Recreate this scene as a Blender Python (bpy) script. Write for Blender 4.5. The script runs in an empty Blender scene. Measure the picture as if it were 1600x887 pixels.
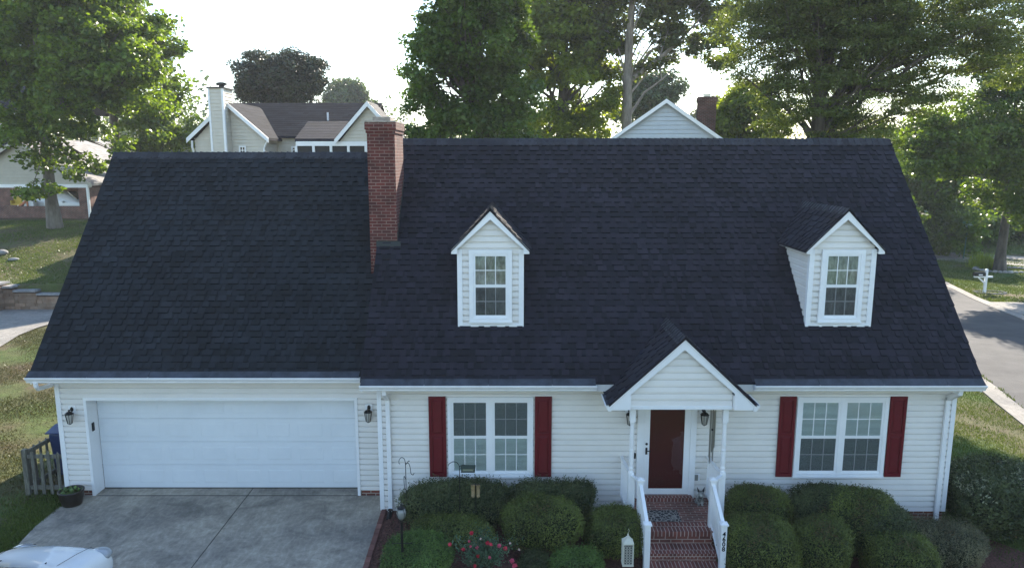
import bpy, math, random
import numpy as np
from mathutils import Vector
R = math.radians
random.seed(7)
rng = np.random.default_rng(7)
S = bpy.context.scene
C = S.collection

# ---------------------------------------------------------------- camera, sky, sun, exposure
CAM_H, CAM_F, CAM_T = 7.11, 1150.0, R(9.8)
cd = bpy.data.cameras.new('camera'); cam = bpy.data.objects.new('camera', cd); C.objects.link(cam)
cam.location = (0, 0, CAM_H); cam.rotation_euler = (R(90) - CAM_T, 0, 0)
cd.sensor_width = 36; cd.lens = 36 * CAM_F / 1600; cd.clip_end = 3000; cd.clip_start = .1
S.camera = cam
SUN_EL, SUN_AZ = 29.0, 15.0            # azimuth clockwise from straight ahead (+Y)
W = bpy.data.worlds.new('World'); S.world = W; W.use_nodes = True
nt = W.node_tree; bg = nt.nodes['Background']
sky = nt.nodes.new('ShaderNodeTexSky'); sky.sky_type = 'NISHITA'; sky.sun_disc = False
sky.sun_elevation = R(SUN_EL); sky.sun_rotation = R(SUN_AZ); sky.air_density = 1.1; sky.dust_density = .15; sky.ozone_density = 1.2
nt.links.new(sky.outputs[0], bg.inputs[0]); bg.inputs[1].default_value = .13
sl = bpy.data.lights.new('sun', 'SUN'); so = bpy.data.objects.new('sun', sl); C.objects.link(so)
sl.energy = 5.0; sl.angle = R(.6); sl.color = (1, .9, .76)
sd = Vector((math.sin(R(SUN_AZ)) * math.cos(R(SUN_EL)), math.cos(R(SUN_AZ)) * math.cos(R(SUN_EL)), math.sin(R(SUN_EL))))
so.rotation_euler = sd.to_track_quat('Z', 'Y').to_euler(); so.location = (30, 60, 60)
V = S.view_settings
V.view_transform = 'Standard'; V.look = 'None'; V.exposure = 1.66; V.gamma = 1; V.use_curve_mapping = False
S.cycles.max_bounces = 8; S.cycles.transparent_max_bounces = 12

def ray(x, y):
    v = (y - 443.5) / CAM_F
    fw = math.cos(CAM_T) - v * math.sin(CAM_T); up = -(math.sin(CAM_T) + v * math.cos(CAM_T))
    return (x - 800) / CAM_F / fw, up / fw
def at(x, y, Y): a, b = ray(x, y); return (a * Y, Y, CAM_H + b * Y)
def atz(x, y, Z): a, b = ray(x, y); Y = (Z - CAM_H) / b; return (a * Y, Y, Z)

# ---------------------------------------------------------------- materials
def mat(name, col, rough=.6, var=0, vscale=3, bump=0, bscale=20, spec=.4, metal=0, island=0, coat=0, col2=None, stretch=None, bdist=.01):
    m = bpy.data.materials.new(name); m.use_nodes = True; t = m.node_tree; n = t.nodes; L = t.links
    b = n['Principled BSDF']; b.inputs['Roughness'].default_value = rough; b.inputs['Metallic'].default_value = metal
    b.inputs['Specular IOR Level'].default_value = spec; b.inputs['Coat Weight'].default_value = coat
    tc = n.new('ShaderNodeTexCoord'); vec = tc.outputs['Object']
    if stretch:
        mp = n.new('ShaderNodeMapping'); mp.inputs['Scale'].default_value = stretch; L.new(vec, mp.inputs[0]); vec = mp.outputs[0]
    out = None
    if var or col2:
        nz = n.new('ShaderNodeTexNoise'); nz.inputs['Scale'].default_value = vscale; nz.inputs['Detail'].default_value = 8; nz.inputs['Roughness'].default_value = .65
        L.new(vec, nz.inputs['Vector'])
        cr = n.new('ShaderNodeValToRGB'); e = cr.color_ramp.elements
        e[0].position = .35; e[1].position = .65
        c2 = col2 if col2 else tuple(min(1, c * (1 + var)) for c in col)
        c1 = col if col2 else tuple(c * (1 - var) for c in col)
        e[0].color = (*c1, 1); e[1].color = (*c2, 1); L.new(nz.outputs[0], cr.inputs[0]); out = cr.outputs[0]
    if island:
        g = n.new('ShaderNodeNewGeometry'); hs = n.new('ShaderNodeMapRange')
        hs.inputs['To Min'].default_value = 1 - island; hs.inputs['To Max'].default_value = 1 + island
        L.new(g.outputs['Random Per Island'], hs.inputs[0])
        mx = n.new('ShaderNodeVectorMath'); mx.operation = 'SCALE'
        if out: L.new(out, mx.inputs[0])
        else: mx.inputs[0].default_value = col
        L.new(hs.outputs[0], mx.inputs['Scale']); out = mx.outputs[0]
    if out: L.new(out, b.inputs['Base Color'])
    else: b.inputs['Base Color'].default_value = (*col, 1)
    if bump:
        nb = n.new('ShaderNodeTexNoise'); nb.inputs['Scale'].default_value = bscale; nb.inputs['Detail'].default_value = 6
        L.new(vec, nb.inputs['Vector']); bp = n.new('ShaderNodeBump'); bp.inputs['Strength'].default_value = bump; bp.inputs['Distance'].default_value = bdist
        L.new(nb.outputs[0], bp.inputs['Height']); L.new(bp.outputs[0], b.inputs['Normal'])
    return m

def brick_mat(name, c1, c2, mortar, bw=.2, bh=.0677, ms=.011, var=.35):
    m = bpy.data.materials.new(name); m.use_nodes = True; t = m.node_tree; n = t.nodes; L = t.links
    b = n['Principled BSDF']; b.inputs['Roughness'].default_value = .85
    uv = n.new('ShaderNodeUVMap'); uv.uv_map = 'UVMap'
    br = n.new('ShaderNodeTexBrick'); br.inputs['Scale'].default_value = 1
    br.inputs['Brick Width'].default_value = bw; br.inputs['Row Height'].default_value = bh
    br.inputs['Mortar Size'].default_value = ms; br.inputs['Mortar Smooth'].default_value = .3; br.inputs['Bias'].default_value = -.1
    br.inputs['Color1'].default_value = (*c1, 1); br.inputs['Color2'].default_value = (*c2, 1); br.inputs['Mortar'].default_value = (*mortar, 1)
    L.new(uv.outputs[0], br.inputs['Vector'])
    nz = n.new('ShaderNodeTexNoise'); nz.inputs['Scale'].default_value = 2.2; nz.inputs['Detail'].default_value = 9; L.new(uv.outputs[0], nz.inputs['Vector'])
    mr = n.new('ShaderNodeMapRange'); mr.inputs[1].default_value = .3; mr.inputs[2].default_value = .7; mr.inputs[3].default_value = 1 - var; mr.inputs[4].default_value = 1 + var
    L.new(nz.outputs[0], mr.inputs[0])
    sc = n.new('ShaderNodeVectorMath'); sc.operation = 'SCALE'; L.new(br.outputs[0], sc.inputs[0]); L.new(mr.outputs[0], sc.inputs['Scale'])
    L.new(sc.outputs[0], b.inputs['Base Color'])
    bp = n.new('ShaderNodeBump'); bp.inputs['Strength'].default_value = .6; bp.inputs['Distance'].default_value = .012; bp.invert = True
    L.new(br.outputs[1], bp.inputs['Height']); L.new(bp.outputs[0], b.inputs['Normal'])
    return m

def leaf_mat(name, c1, c2, trans=.35, tint=(1.25, 1.15, .45), rough=.4, nscale=.35, dead=None):
    m = bpy.data.materials.new(name); m.use_nodes = True; t = m.node_tree; n = t.nodes; L = t.links
    b = n['Principled BSDF']; b.inputs['Roughness'].default_value = rough; b.inputs['Specular IOR Level'].default_value = .35
    g = n.new('ShaderNodeNewGeometry'); cr = n.new('ShaderNodeValToRGB'); e = cr.color_ramp.elements
    e[0].position = 0; e[0].color = (*c1, 1); e[1].position = 1; e[1].color = (*c2, 1)
    if dead: x_ = e.new(.10); x_.color = (*c1, 1); e[0].color = (*dead, 1)
    tc = n.new('ShaderNodeTexCoord'); nz = n.new('ShaderNodeTexNoise'); nz.inputs['Scale'].default_value = nscale; nz.inputs['Detail'].default_value = 3
    L.new(tc.outputs['Object'], nz.inputs['Vector'])
    a = n.new('ShaderNodeMath'); a.operation = 'MULTIPLY_ADD'; a.inputs[1].default_value = .6
    c = n.new('ShaderNodeMath'); c.operation = 'MULTIPLY_ADD'; c.inputs[1].default_value = 1.6; c.inputs[2].default_value = -.6
    L.new(nz.outputs[0], c.inputs[0]); L.new(g.outputs['Random Per Island'], a.inputs[0]); L.new(c.outputs[0], a.inputs[2])
    L.new(a.outputs[0], cr.inputs[0]); L.new(cr.outputs[0], b.inputs['Base Color'])
    tr = n.new('ShaderNodeBsdfTranslucent'); mu = n.new('ShaderNodeVectorMath'); mu.operation = 'MULTIPLY'; mu.inputs[1].default_value = tint
    L.new(cr.outputs[0], mu.inputs[0]); L.new(mu.outputs[0], tr.inputs[0])
    mx = n.new('ShaderNodeMixShader'); mx.inputs[0].default_value = trans
    L.new(b.outputs[0], mx.inputs[1]); L.new(tr.outputs[0], mx.inputs[2]); L.new(mx.outputs[0], n['Material Output'].inputs[0])
    return m

def glass_mat(name, tint=(.92, .95, .95), refl=.05):
    m = bpy.data.materials.new(name); m.use_nodes = True; t = m.node_tree; n = t.nodes; L = t.links
    n.remove(n['Principled BSDF'])
    tr = n.new('ShaderNodeBsdfTransparent'); tr.inputs[0].default_value = (*tint, 1)
    gl = n.new('ShaderNodeBsdfGlossy'); gl.inputs['Roughness'].default_value = .03; gl.inputs[0].default_value = (.9, .9, .9, 1)
    tc = n.new('ShaderNodeTexCoord'); nz = n.new('ShaderNodeTexNoise'); nz.inputs['Scale'].default_value = 2.5; L.new(tc.outputs['Object'], nz.inputs[0])
    bp = n.new('ShaderNodeBump'); bp.inputs['Strength'].default_value = .25; bp.inputs['Distance'].default_value = .02; L.new(nz.outputs[0], bp.inputs['Height']); L.new(bp.outputs[0], gl.inputs['Normal'])
    fr = n.new('ShaderNodeFresnel'); ad = n.new('ShaderNodeMath'); ad.operation = 'ADD'; ad.inputs[1].default_value = refl; ad.use_clamp = True
    L.new(fr.outputs[0], ad.inputs[0]); mx = n.new('ShaderNodeMixShader'); L.new(ad.outputs[0], mx.inputs[0])
    L.new(tr.outputs[0], mx.inputs[1]); L.new(gl.outputs[0], mx.inputs[2]); L.new(mx.outputs[0], n['Material Output'].inputs[0])
    return m

M = {}
M['siding'] = mat('vinyl_siding', (.79, .76, .72), .45, var=.04, vscale=1.2, bump=.05, bscale=60)
M['white'] = mat('white_paint', (.85, .855, .86), .4, var=.03, vscale=2)
M['gdoor'] = mat('garage_door_paint', (.74, .775, .80), .38, var=.03, vscale=1.5, bump=.04, bscale=90)
M['fascia'] = mat('white_aluminium', (.85, .85, .85), .35, var=.05, vscale=4)
M['soffit'] = mat('soffit_vinyl', (.66, .65, .62), .5)
M['guard'] = mat('gutter_guard', (.05, .056, .07), .7, var=.35, vscale=4, metal=.2)
M['shingle'] = mat('asphalt_shingle', (.0152, .0150, .0220), .9, var=.2, vscale=1.6, bump=.5, bscale=160, island=.42, spec=.3, bdist=.004)
M['shingle_b'] = mat('asphalt_shingle_weathered', (.0118, .0155, .0195), .9, var=.24, vscale=1.6, bump=.5, bscale=160, island=.42, spec=.3, bdist=.004)
M['edge'] = mat('shingle_cut_edge', (.006, .006, .008), .95)  # cut edge is dark itself, blackened further to strengthen the course shadow lines
M['ridge'] = mat('ridge_cap_shingle', (.032, .033, .04), .9, var=.2, vscale=8, bump=.5, bscale=140, island=.3)
M['red'] = mat('dark_red_paint', (.125, .010, .016), .5, var=.08, vscale=6, spec=.2)
M['reddoor'] = mat('door_red_paint', (.125, .010, .012), .5, spec=.3)
M['brick'] = brick_mat('red_brick', (.20, .055, .038), (.12, .036, .028), (.38, .31, .26))
M['paver'] = brick_mat('red_brick_paving', (.19, .062, .048), (.11, .042, .036), (.36, .27, .23), bw=.21, bh=.072, ms=.009)
M['soldier'] = brick_mat('red_brick_nosing', (.19, .060, .046), (.12, .042, .036), (.38, .28, .24), bw=.07, bh=.40, ms=.009)
M['tanbrick'] = brick_mat('brown_brick', (.16, .055, .04), (.10, .04, .03), (.22, .18, .15))
M['black'] = mat('black_metal', (.015, .015, .015), .45, metal=.3)
M['rubber'] = mat('black_rubber', (.012, .012, .012), .8)
M['lampglass'] = mat('frosted_lamp_glass', (.45, .44, .40), .2, coat=.6)
M['blind'] = mat('window_blind', (.66, .72, .72), .7, var=.1, vscale=1.5, stretch=(.5, 1, 8))
M['dark_room'] = mat('curtain_grey', (.46, .46, .44), .8, var=.45, vscale=4, stretch=(3, 1, 1))
M['glass'] = glass_mat('window_glass')
M['screen'] = mat('insect_screen', (.05, .055, .06), .8)
_t = M['screen'].node_tree; _o = _t.nodes['Material Output']; _tr = _t.nodes.new('ShaderNodeBsdfTransparent'); _mx = _t.nodes.new('ShaderNodeMixShader'); _mx.inputs[0].default_value = .30
_t.links.new(_tr.outputs[0], _mx.inputs[1]); _t.links.new(_t.nodes['Principled BSDF'].outputs[0], _mx.inputs[2]); _t.links.new(_mx.outputs[0], _o.inputs[0])
M['chrome'] = mat('brushed_metal', (.45, .44, .42), .3, metal=.9)
M['bark'] = mat('tree_bark', (.10, .085, .07), .95, var=.45, vscale=3, bump=.9, bscale=9, stretch=(1, 1, .3), bdist=.05)
M['barkl'] = mat('pale_bark', (.15, .13, .105), .95, var=.4, vscale=3, bump=.9, bscale=9, stretch=(1, 1, .3), bdist=.05)
M['tall_bark'] = mat('grey_tan_bark', (.30, .26, .215), .95, var=.35, vscale=3, bump=.9, bscale=9, stretch=(1, 1, .3), bdist=.05)
M['mulch'] = mat('red_lava_mulch', (.10, .045, .035), .95, var=.5, vscale=22, bump=1, bscale=45, bdist=.03)
M['wood'] = mat('weathered_wood', (.14, .135, .11), .9, var=.45, vscale=8, bump=.4, bscale=30, stretch=(4, 4, .6))
M['stone'] = mat('stacked_wall_block', (.20, .12, .075), .95, col2=(.27, .20, .15), vscale=2.5, bump=.6, bscale=12, island=.3)
M['capstone'] = mat('grey_cap_stone', (.22, .22, .22), .9, var=.25, vscale=5)

# ---------------------------------------------------------------- geometry helpers
class G:
    def __init__(s): s.v = []; s.f = []; s.m = []; s.k = []
    def mark(s): s.k.append((len(s.v), len(s.f))); return s      # ends one piece: obj() makes every piece an object of its own
    def add(s, vs, fs, mi=0):
        o = len(s.v); s.v += [tuple(p) for p in vs]; s.f += [tuple(i + o for i in f) for f in fs]; s.m += [mi] * len(fs); return s
    def box(s, x0, x1, y0, y1, z0, z1, mi=0):
        return s.add([(x0, y0, z0), (x1, y0, z0), (x1, y1, z0), (x0, y1, z0), (x0, y0, z1), (x1, y0, z1), (x1, y1, z1), (x0, y1, z1)],
                     [(0, 3, 2, 1), (4, 5, 6, 7), (0, 1, 5, 4), (1, 2, 6, 5), (2, 3, 7, 6), (3, 0, 4, 7)], mi)
    def prism(s, poly, vec, mi=0):      # poly: 3-D points, extruded along vec
        n = len(poly); a = [Vector(p) for p in poly]; b = [p + Vector(vec) for p in a]
        fs = [tuple(range(n)), tuple(range(2 * n - 1, n - 1, -1))] + [(i, i + n, (i + 1) % n + n, (i + 1) % n) for i in range(n)]
        return s.add(a + b, fs, mi)
    def tube(s, pts, rad, seg=8, cap=True, mi=0):
        pts = [Vector(p) for p in pts]; n = len(pts); rad = [rad] * n if not hasattr(rad, '__len__') else rad
        vs = []; ref = None
        for i, p in enumerate(pts):
            d = (pts[min(i + 1, n - 1)] - pts[max(i - 1, 0)]).normalized()
            if ref is None: ref = Vector((0, 0, 1)) if abs(d.z) < .9 else Vector((1, 0, 0))
            a = d.cross(ref).normalized(); b = d.cross(a).normalized(); ref = a.cross(d).normalized() if a.length else ref
            for k in range(seg):
                t = 2 * math.pi * k / seg; vs.append(p + (a * math.cos(t) + b * math.sin(t)) * rad[i])
        fs = [(i * seg + k, i * seg + (k + 1) % seg, (i + 1) * seg + (k + 1) % seg, (i + 1) * seg + k) for i in range(n - 1) for k in range(seg)]
        if cap: fs += [tuple(range(seg)), tuple((n - 1) * seg + k for k in range(seg - 1, -1, -1))]
        return s.add(vs, fs, mi)
    def lathe(s, cx, cy, prof, seg=12, mi=0, sq=False):   # prof: (r, z) upwards
        vs = []; 
        for r, z in prof:
            for k in range(seg):
                t = 2 * math.pi * (k + .5) / seg; vs.append((cx + r * math.cos(t), cy + r * math.sin(t), z))
        n = len(prof)
        fs = [(i * seg + k, i * seg + (k + 1) % seg, (i + 1) * seg + (k + 1) % seg, (i + 1) * seg + k) for i in range(n - 1) for k in range(seg)]
        fs += [tuple(range(seg - 1, -1, -1)), tuple((n - 1) * seg + k for k in range(seg))]
        return s.add(vs, fs, mi)
    def ell(s, c, r, su=12, sv=8, mi=0):
        vs = []
        for i in range(sv + 1):
            a = math.pi * i / sv
            for k in range(su):
                t = 2 * math.pi * k / su
                vs.append((c[0] + r[0] * math.sin(a) * math.cos(t), c[1] + r[1] * math.sin(a) * math.sin(t), c[2] - r[2] * math.cos(a)))
        fs = [(i * su + k, i * su + (k + 1) % su, (i + 1) * su + (k + 1) % su, (i + 1) * su + k) for i in range(sv) for k in range(su)]
        return s.add(vs, fs, mi)

def boxuv(me):
    nl = len(me.loops)
    if not nl: return
    co = np.empty(len(me.vertices) * 3); me.vertices.foreach_get('co', co); co = co.reshape(-1, 3)
    vi = np.empty(nl, int); me.loops.foreach_get('vertex_index', vi)
    nr = np.empty(len(me.polygons) * 3); me.polygons.foreach_get('normal', nr); nr = np.abs(nr.reshape(-1, 3))
    lt = np.empty(len(me.polygons), int); me.polygons.foreach_get('loop_total', lt)
    ax = np.repeat(nr.argmax(1), lt); p = co[vi]
    u = np.where(ax == 0, p[:, 1], p[:, 0]); v = np.where(ax == 2, p[:, 1], p[:, 2])
    me.uv_layers.new(name='UVMap'); me.uv_layers[0].data.foreach_set('uv', np.stack([u, v], 1).ravel())

def rootloc(p):
    while p.parent: p = p.parent
    return p.location
def link(name, me, mats, parent=None):
    for m in (mats if isinstance(mats, (list, tuple)) else [mats]): me.materials.append(m)
    o = bpy.data.objects.new(name, me); C.objects.link(o)
    if parent: o.parent = parent
    return o
def obj(name, g, mats, parent=None, loc=None, smooth=False, bev=0):
    """world-space geometry; stored relative to the thing's origin"""
    if g.k:
        ks = [(0, 0)] + g.k; r = None
        if g.k[-1][1] < len(g.f): ks.append((len(g.v), len(g.f)))
        for (v0, f0), (v1, f1) in zip(ks[:-1], ks[1:]):
            q = G(); q.v = g.v[v0:v1]; q.f = [tuple(i - v0 for i in f) for f in g.f[f0:f1]]; q.m = g.m[f0:f1]; r = obj(name, q, mats, parent, loc, smooth, bev)
        return r
    off = Vector(loc) if loc is not None else (rootloc(parent) if parent else Vector((0, 0, 0)))
    me = bpy.data.meshes.new(name); me.from_pydata([tuple(Vector(v) - off) for v in g.v], [], g.f); me.validate()
    if len(me.polygons) == len(g.m): me.polygons.foreach_set('material_index', g.m)
    if smooth: me.polygons.foreach_set('use_smooth', [True] * len(me.polygons))
    me.update(); boxuv(me)
    o = link(name, me, mats, parent)
    if loc is not None and not parent: o.location = loc
    if bev:
        b = o.modifiers.new('bevel', 'BEVEL'); b.width = bev; b.segments = 2; b.limit_method = 'ANGLE'
    return o
def tag(o, label=None, cat=None, group=None, kind=None):
    if label: o['label'] = label
    if cat: o['category'] = cat
    if group: o['group'] = group
    if kind: o['kind'] = kind
    return o
def thing(name, label, cat, loc=(0, 0, 0), group=None):
    o = bpy.data.objects.new(name, None); C.objects.link(o); o.location = loc; o.empty_display_size = .3
    return tag(o, label, cat, group)
def copy_tree(o, parent=None):
    c = o.copy(); C.objects.link(c); c.parent = parent
    for ch in list(o.children): copy_tree(ch, c)
    return c

def quads_mesh(name, v, mats, parent=None, off=(0, 0, 0), extra=None, smooth=False):
    """v: (N,4,3) quads, built in bulk; extra: G appended"""
    v = np.asarray(v).reshape(-1, 3) - np.array(off); nv = len(v); nq = nv // 4
    me = bpy.data.meshes.new(name); ev = []; ef = []
    if extra: ev = [tuple(Vector(p) - Vector(off)) for p in extra.v]; ef = extra.f
    el = sum(len(f) for f in ef)
    me.vertices.add(nv + len(ev)); me.vertices.foreach_set('co', np.concatenate([v.ravel(), np.array(ev, float).ravel()]).astype('f'))
    me.loops.add(nq * 4 + el); me.polygons.add(nq + len(ef))
    li = list(np.arange(nq * 4)); ls = list(np.arange(nq) * 4); p = nq * 4
    for f in ef:
        ls.append(p); p += len(f); li += [i + nv for i in f]
    me.loops.foreach_set('vertex_index', np.array(li, dtype='i')); me.polygons.foreach_set('loop_start', np.array(ls, dtype='i'))
    me.polygons.foreach_set('loop_total', np.array([4] * nq + [len(f) for f in ef], dtype='i'))
    if extra: me.polygons.foreach_set('material_index', np.array([0] * nq + [m for m in extra.m], dtype='i'))
    me.update(calc_edges=True); me.validate()
    return link(name, me, mats, parent)

def unit(a): return a / np.maximum(np.linalg.norm(a, axis=1, keepdims=True), 1e-9)
def leaf_quads(c, nrm, size, aspect=.55, jit=.3):
    n = len(c); nrm = unit(nrm); r = unit(rng.normal(size=(n, 3))); a = unit(np.cross(nrm, r)); b = np.cross(nrm, a)
    s = size * (1 + jit * rng.uniform(-1, 1, (n, 1))); w = s * aspect
    fold = nrm * s * .12
    return np.stack([c - a * s * .5, c + b * w * .5 + fold, c + a * s * .5, c - b * w * .5 + fold], 1)

# ---------------------------------------------------------------- terrain
def sm(a, b, x): t = np.clip((np.asarray(x, float) - a) / (b - a), 0, 1); return t * t * (3 - 2 * t)
WALL_Y = 31.9
def h(x, y):
    x = np.asarray(x, float); y = np.asarray(y, float)
    hc = -.35 * sm(0, 8.5, x) * (1 - sm(18, 30, y)) - .25 * sm(13.5, 11.3, y) * sm(-1.5, 1.2, x) + .5 * sm(18, 30, y)
    ter = 1.05 * np.where(y > WALL_Y, 1.0, 0.0) + 1.45 * sm(32, 46, y); soft = 2.5 * sm(24, 44, y)
    k = sm(-19, -14, x); hc = hc + ter * (1 - k) + soft * k
    hr = -.35 - .45 * sm(9, 15, x) - .5 * sm(26, 46, y) - .2 * sm(46, 62, y)
    r = sm(8.8, 15, x)
    bump = .04 * np.sin(x * .9 + 1.3 * np.sin(y * .5)) * np.sin(y * .8) * sm(1.5, 6, np.abs(x + .3) - 9.5)
    return hc * (1 - r) + hr * r + bump
def hz(x, y): return float(h(x, y))
def grid(name, xs, ys, zoff, material, keep=None):
    X, Y = np.meshgrid(xs, ys); Z = h(X, Y) + zoff; ny, nx = X.shape
    me = bpy.data.meshes.new(name); idx = np.arange(nx * ny).reshape(ny, nx)
    f = np.stack([idx[:-1, :-1], idx[:-1, 1:], idx[1:, 1:], idx[1:, :-1]], -1).reshape(-1, 4)
    me.from_pydata(np.stack([X, Y, Z], -1).reshape(-1, 3).tolist(), [], f.tolist()); me.polygons.foreach_set('use_smooth', [True] * len(me.polygons)); boxuv(me)
    return link(name, me, material)
gm = bpy.data.materials.new('lawn_grass'); gm.use_nodes = True
def build_grass(m, green=(.06, .10, .02), dry=(.105, .095, .045), soil=(.12, .088, .058), bias=.0):
    t = m.node_tree; n = t.nodes; L = t.links; b = n['Principled BSDF']; b.inputs['Roughness'].default_value = .9; b.inputs['Specular IOR Level'].default_value = .15
    tc = n.new('ShaderNodeTexCoord')
    def nz(sc, d=6, r=.6):
        k = n.new('ShaderNodeTexNoise'); k.inputs['Scale'].default_value = sc; k.inputs['Detail'].default_value = d; k.inputs['Roughness'].default_value = r; L.new(tc.outputs['Object'], k.inputs['Vector']); return k
    a = nz(.22); f = nz(3.0, 8, .75); w = nz(.6)
    def ramp(src, p0, p1, c0, c1):
        r = n.new('ShaderNodeValToRGB'); e = r.color_ramp.elements; e[0].position = p0; e[1].position = p1; e[0].color = (*c0, 1); e[1].color = (*c1, 1); L.new(src, r.inputs[0]); return r.outputs[0]
    def mix(fac, x, y):
        r = n.new('ShaderNodeMix'); r.data_type = 'RGBA'; L.new(fac, r.inputs[0]); L.new(x, r.inputs[6]); L.new(y, r.inputs[7]); return r.outputs[2]
    g = ramp(f.outputs[0], .3, .7, tuple(c * .6 for c in green), tuple(c * 1.5 for c in green))
    d = ramp(f.outputs[0], .3, .7, tuple(c * .65 for c in dry), tuple(c * 1.3 for c in dry))
    s = ramp(f.outputs[0], .3, .7, tuple(c * .7 for c in soil), tuple(c * 1.2 for c in soil))
    wm = ramp(a.outputs[0], .42 + bias, .58 + bias, (0, 0, 0), (1, 1, 1)); wm2 = ramp(w.outputs[0], .52, .62, (0, 0, 0), (1, 1, 1))
    # the ground on the garage side is worn and dry
    sx = n.new('ShaderNodeSeparateXYZ'); L.new(tc.outputs['Object'], sx.inputs[0])
    mr = n.new('ShaderNodeMapRange'); mr.inputs[1].default_value = -8; mr.inputs[2].default_value = 6; mr.inputs[3].default_value = .28; mr.inputs[4].default_value = -.12
    L.new(sx.outputs[0], mr.inputs[0])
    ad = n.new('ShaderNodeMath'); ad.operation = 'ADD'; ad.use_clamp = True; L.new(wm, ad.inputs[0]); L.new(mr.outputs[0], ad.inputs[1])
    ad2 = n.new('ShaderNodeMath'); ad2.operation = 'MULTIPLY'; L.new(wm2, ad2.inputs[0]); L.new(ad.outputs[0], ad2.inputs[1])
    c1 = mix(ad.outputs[0], g, d); c2 = mix(ad2.outputs[0], c1, s); L.new(c2, b.inputs['Base Color'])
    bp = n.new('ShaderNodeBump'); bp.inputs['Strength'].default_value = .9; bp.inputs['Distance'].default_value = .06; q = nz(14, 6, .7); L.new(q.outputs[0], bp.inputs['Height']); L.new(bp.outputs[0], b.inputs['Normal'])
build_grass(gm)
xs = np.concatenate([np.linspace(-420, -46, 40), np.arange(-45, 50, .5), np.linspace(50, 420, 40)])
ys = np.concatenate([np.linspace(-300, 2, 40), np.arange(2.5, WALL_Y - .1, .5), [WALL_Y - .01, WALL_Y + .01], np.arange(32.5, 90, .6), np.linspace(91, 600, 60)])
tag(grid('ground', xs, ys, 0, gm), 'uneven lawn and yard ground around the houses', kind='structure')

def sheet(name, poly, zoff, material, step=.5, thick=0, loc=None):
    """polygon (x,y) laid on the terrain as a fine mesh with optional edge thickness"""
    import bmesh
    bm = bmesh.new(); vs = [bm.verts.new((p[0], p[1], 0)) for p in poly]; bm.faces.new(vs)
    x0, x1 = min(p[0] for p in poly), max(p[0] for p in poly); y0, y1 = min(p[1] for p in poly), max(p[1] for p in poly)
    for a in np.arange(math.ceil(x0 / step) * step, x1, step):
        bmesh.ops.bisect_plane(bm, geom=bm.verts[:] + bm.edges[:] + bm.faces[:], plane_co=(a, 0, 0), plane_no=(1, 0, 0))
    for a in np.arange(math.ceil(y0 / step) * step, y1, step):
        bmesh.ops.bisect_plane(bm, geom=bm.verts[:] + bm.edges[:] + bm.faces[:], plane_co=(0, a, 0), plane_no=(0, 1, 0))
    bmesh.ops.recalc_face_normals(bm, faces=bm.faces[:])
    for v in bm.verts: v.co.z = hz(v.co.x, v.co.y) + zoff
    if bm.faces and sum(f.normal.z for f in bm.faces) < 0: bmesh.ops.reverse_faces(bm, faces=bm.faces[:])
    if thick:
        be = [e for e in bm.edges if e.is_boundary]
        r = bmesh.ops.extrude_edge_only(bm, edges=be)
        for v in [q for q in r['geom'] if isinstance(q, bmesh.types.BMVert)]: v.co.z -= thick
    me = bpy.data.meshes.new(name); bm.to_mesh(me); bm.free(); boxuv(me); return link(name, me, material)

# concrete, asphalt
def concrete_mat(name, col, stain, joints=(), dark=.5):
    m = bpy.data.materials.new(name); m.use_nodes = True; t = m.node_tree; n = t.nodes; L = t.links; b = n['Principled BSDF']; b.inputs['Roughness'].default_value = .85; b.inputs['Specular IOR Level'].default_value = .25
    tc = n.new('ShaderNodeTexCoord')
    def nz(sc, d=8, r=.65, dist=0):
        k = n.new('ShaderNodeTexNoise'); k.inputs['Scale'].default_value = sc; k.inputs['Detail'].default_value = d; k.inputs['Roughness'].default_value = r; k.inputs['Distortion'].default_value = dist; L.new(tc.outputs['Object'], k.inputs['Vector']); return k.outputs[0]
    def ramp(src, p0, p1, c0, c1):
        r = n.new('ShaderNodeValToRGB'); e = r.color_ramp.elements; e[0].position = p0; e[1].position = p1; e[0].color = (*c0, 1); e[1].color = (*c1, 1); L.new(src, r.inputs[0]); return r.outputs[0]
    base = ramp(nz(.55), .36, .6, stain, col); fine = ramp(nz(9, 8, .8), .25, .75, (.68,) * 3, (1.25,) * 3); mid = ramp(nz(2.2, 6, .7, 1.2), .33, .62, (dark,) * 3, (1.08,) * 3)
    wv = n.new('ShaderNodeTexWave'); wv.inputs['Scale'].default_value = 2.6; wv.inputs['Distortion'].default_value = 9; wv.inputs['Detail'].default_value = 4; L.new(tc.outputs['Object'], wv.inputs[0])
    wr = ramp(wv.outputs[1], .75, .95, (1, 1, 1), (1.1, 1.1, 1.12))
    out = base
    for q in (fine, mid, wr):
        mu = n.new('ShaderNodeVectorMath'); mu.operation = 'MULTIPLY'; L.new(out, mu.inputs[0]); L.new(q, mu.inputs[1]); out = mu.outputs[0]
    L.new(out, b.inputs['Base Color'])
    bp = n.new('ShaderNodeBump'); bp.inputs['Strength'].default_value = .3; bp.inputs['Distance'].default_value = .01; L.new(nz(30), bp.inputs['Height']); L.new(bp.outputs[0], b.inputs['Normal'])
    return m
M['concrete'] = concrete_mat('stained_concrete', (.38, .335, .27), (.21, .19, .165), dark=.68)
M['concl'] = concrete_mat('pale_concrete', (.27, .25, .22), (.2, .19, .175), dark=.8)
M['asphalt'] = mat('worn_asphalt', (.042, .042, .044), .9, col2=(.066, .064, .065), vscale=.9, bump=.3, bscale=40)
M['joint'] = mat('dirt_in_joint', (.055, .052, .045), .95)
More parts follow.
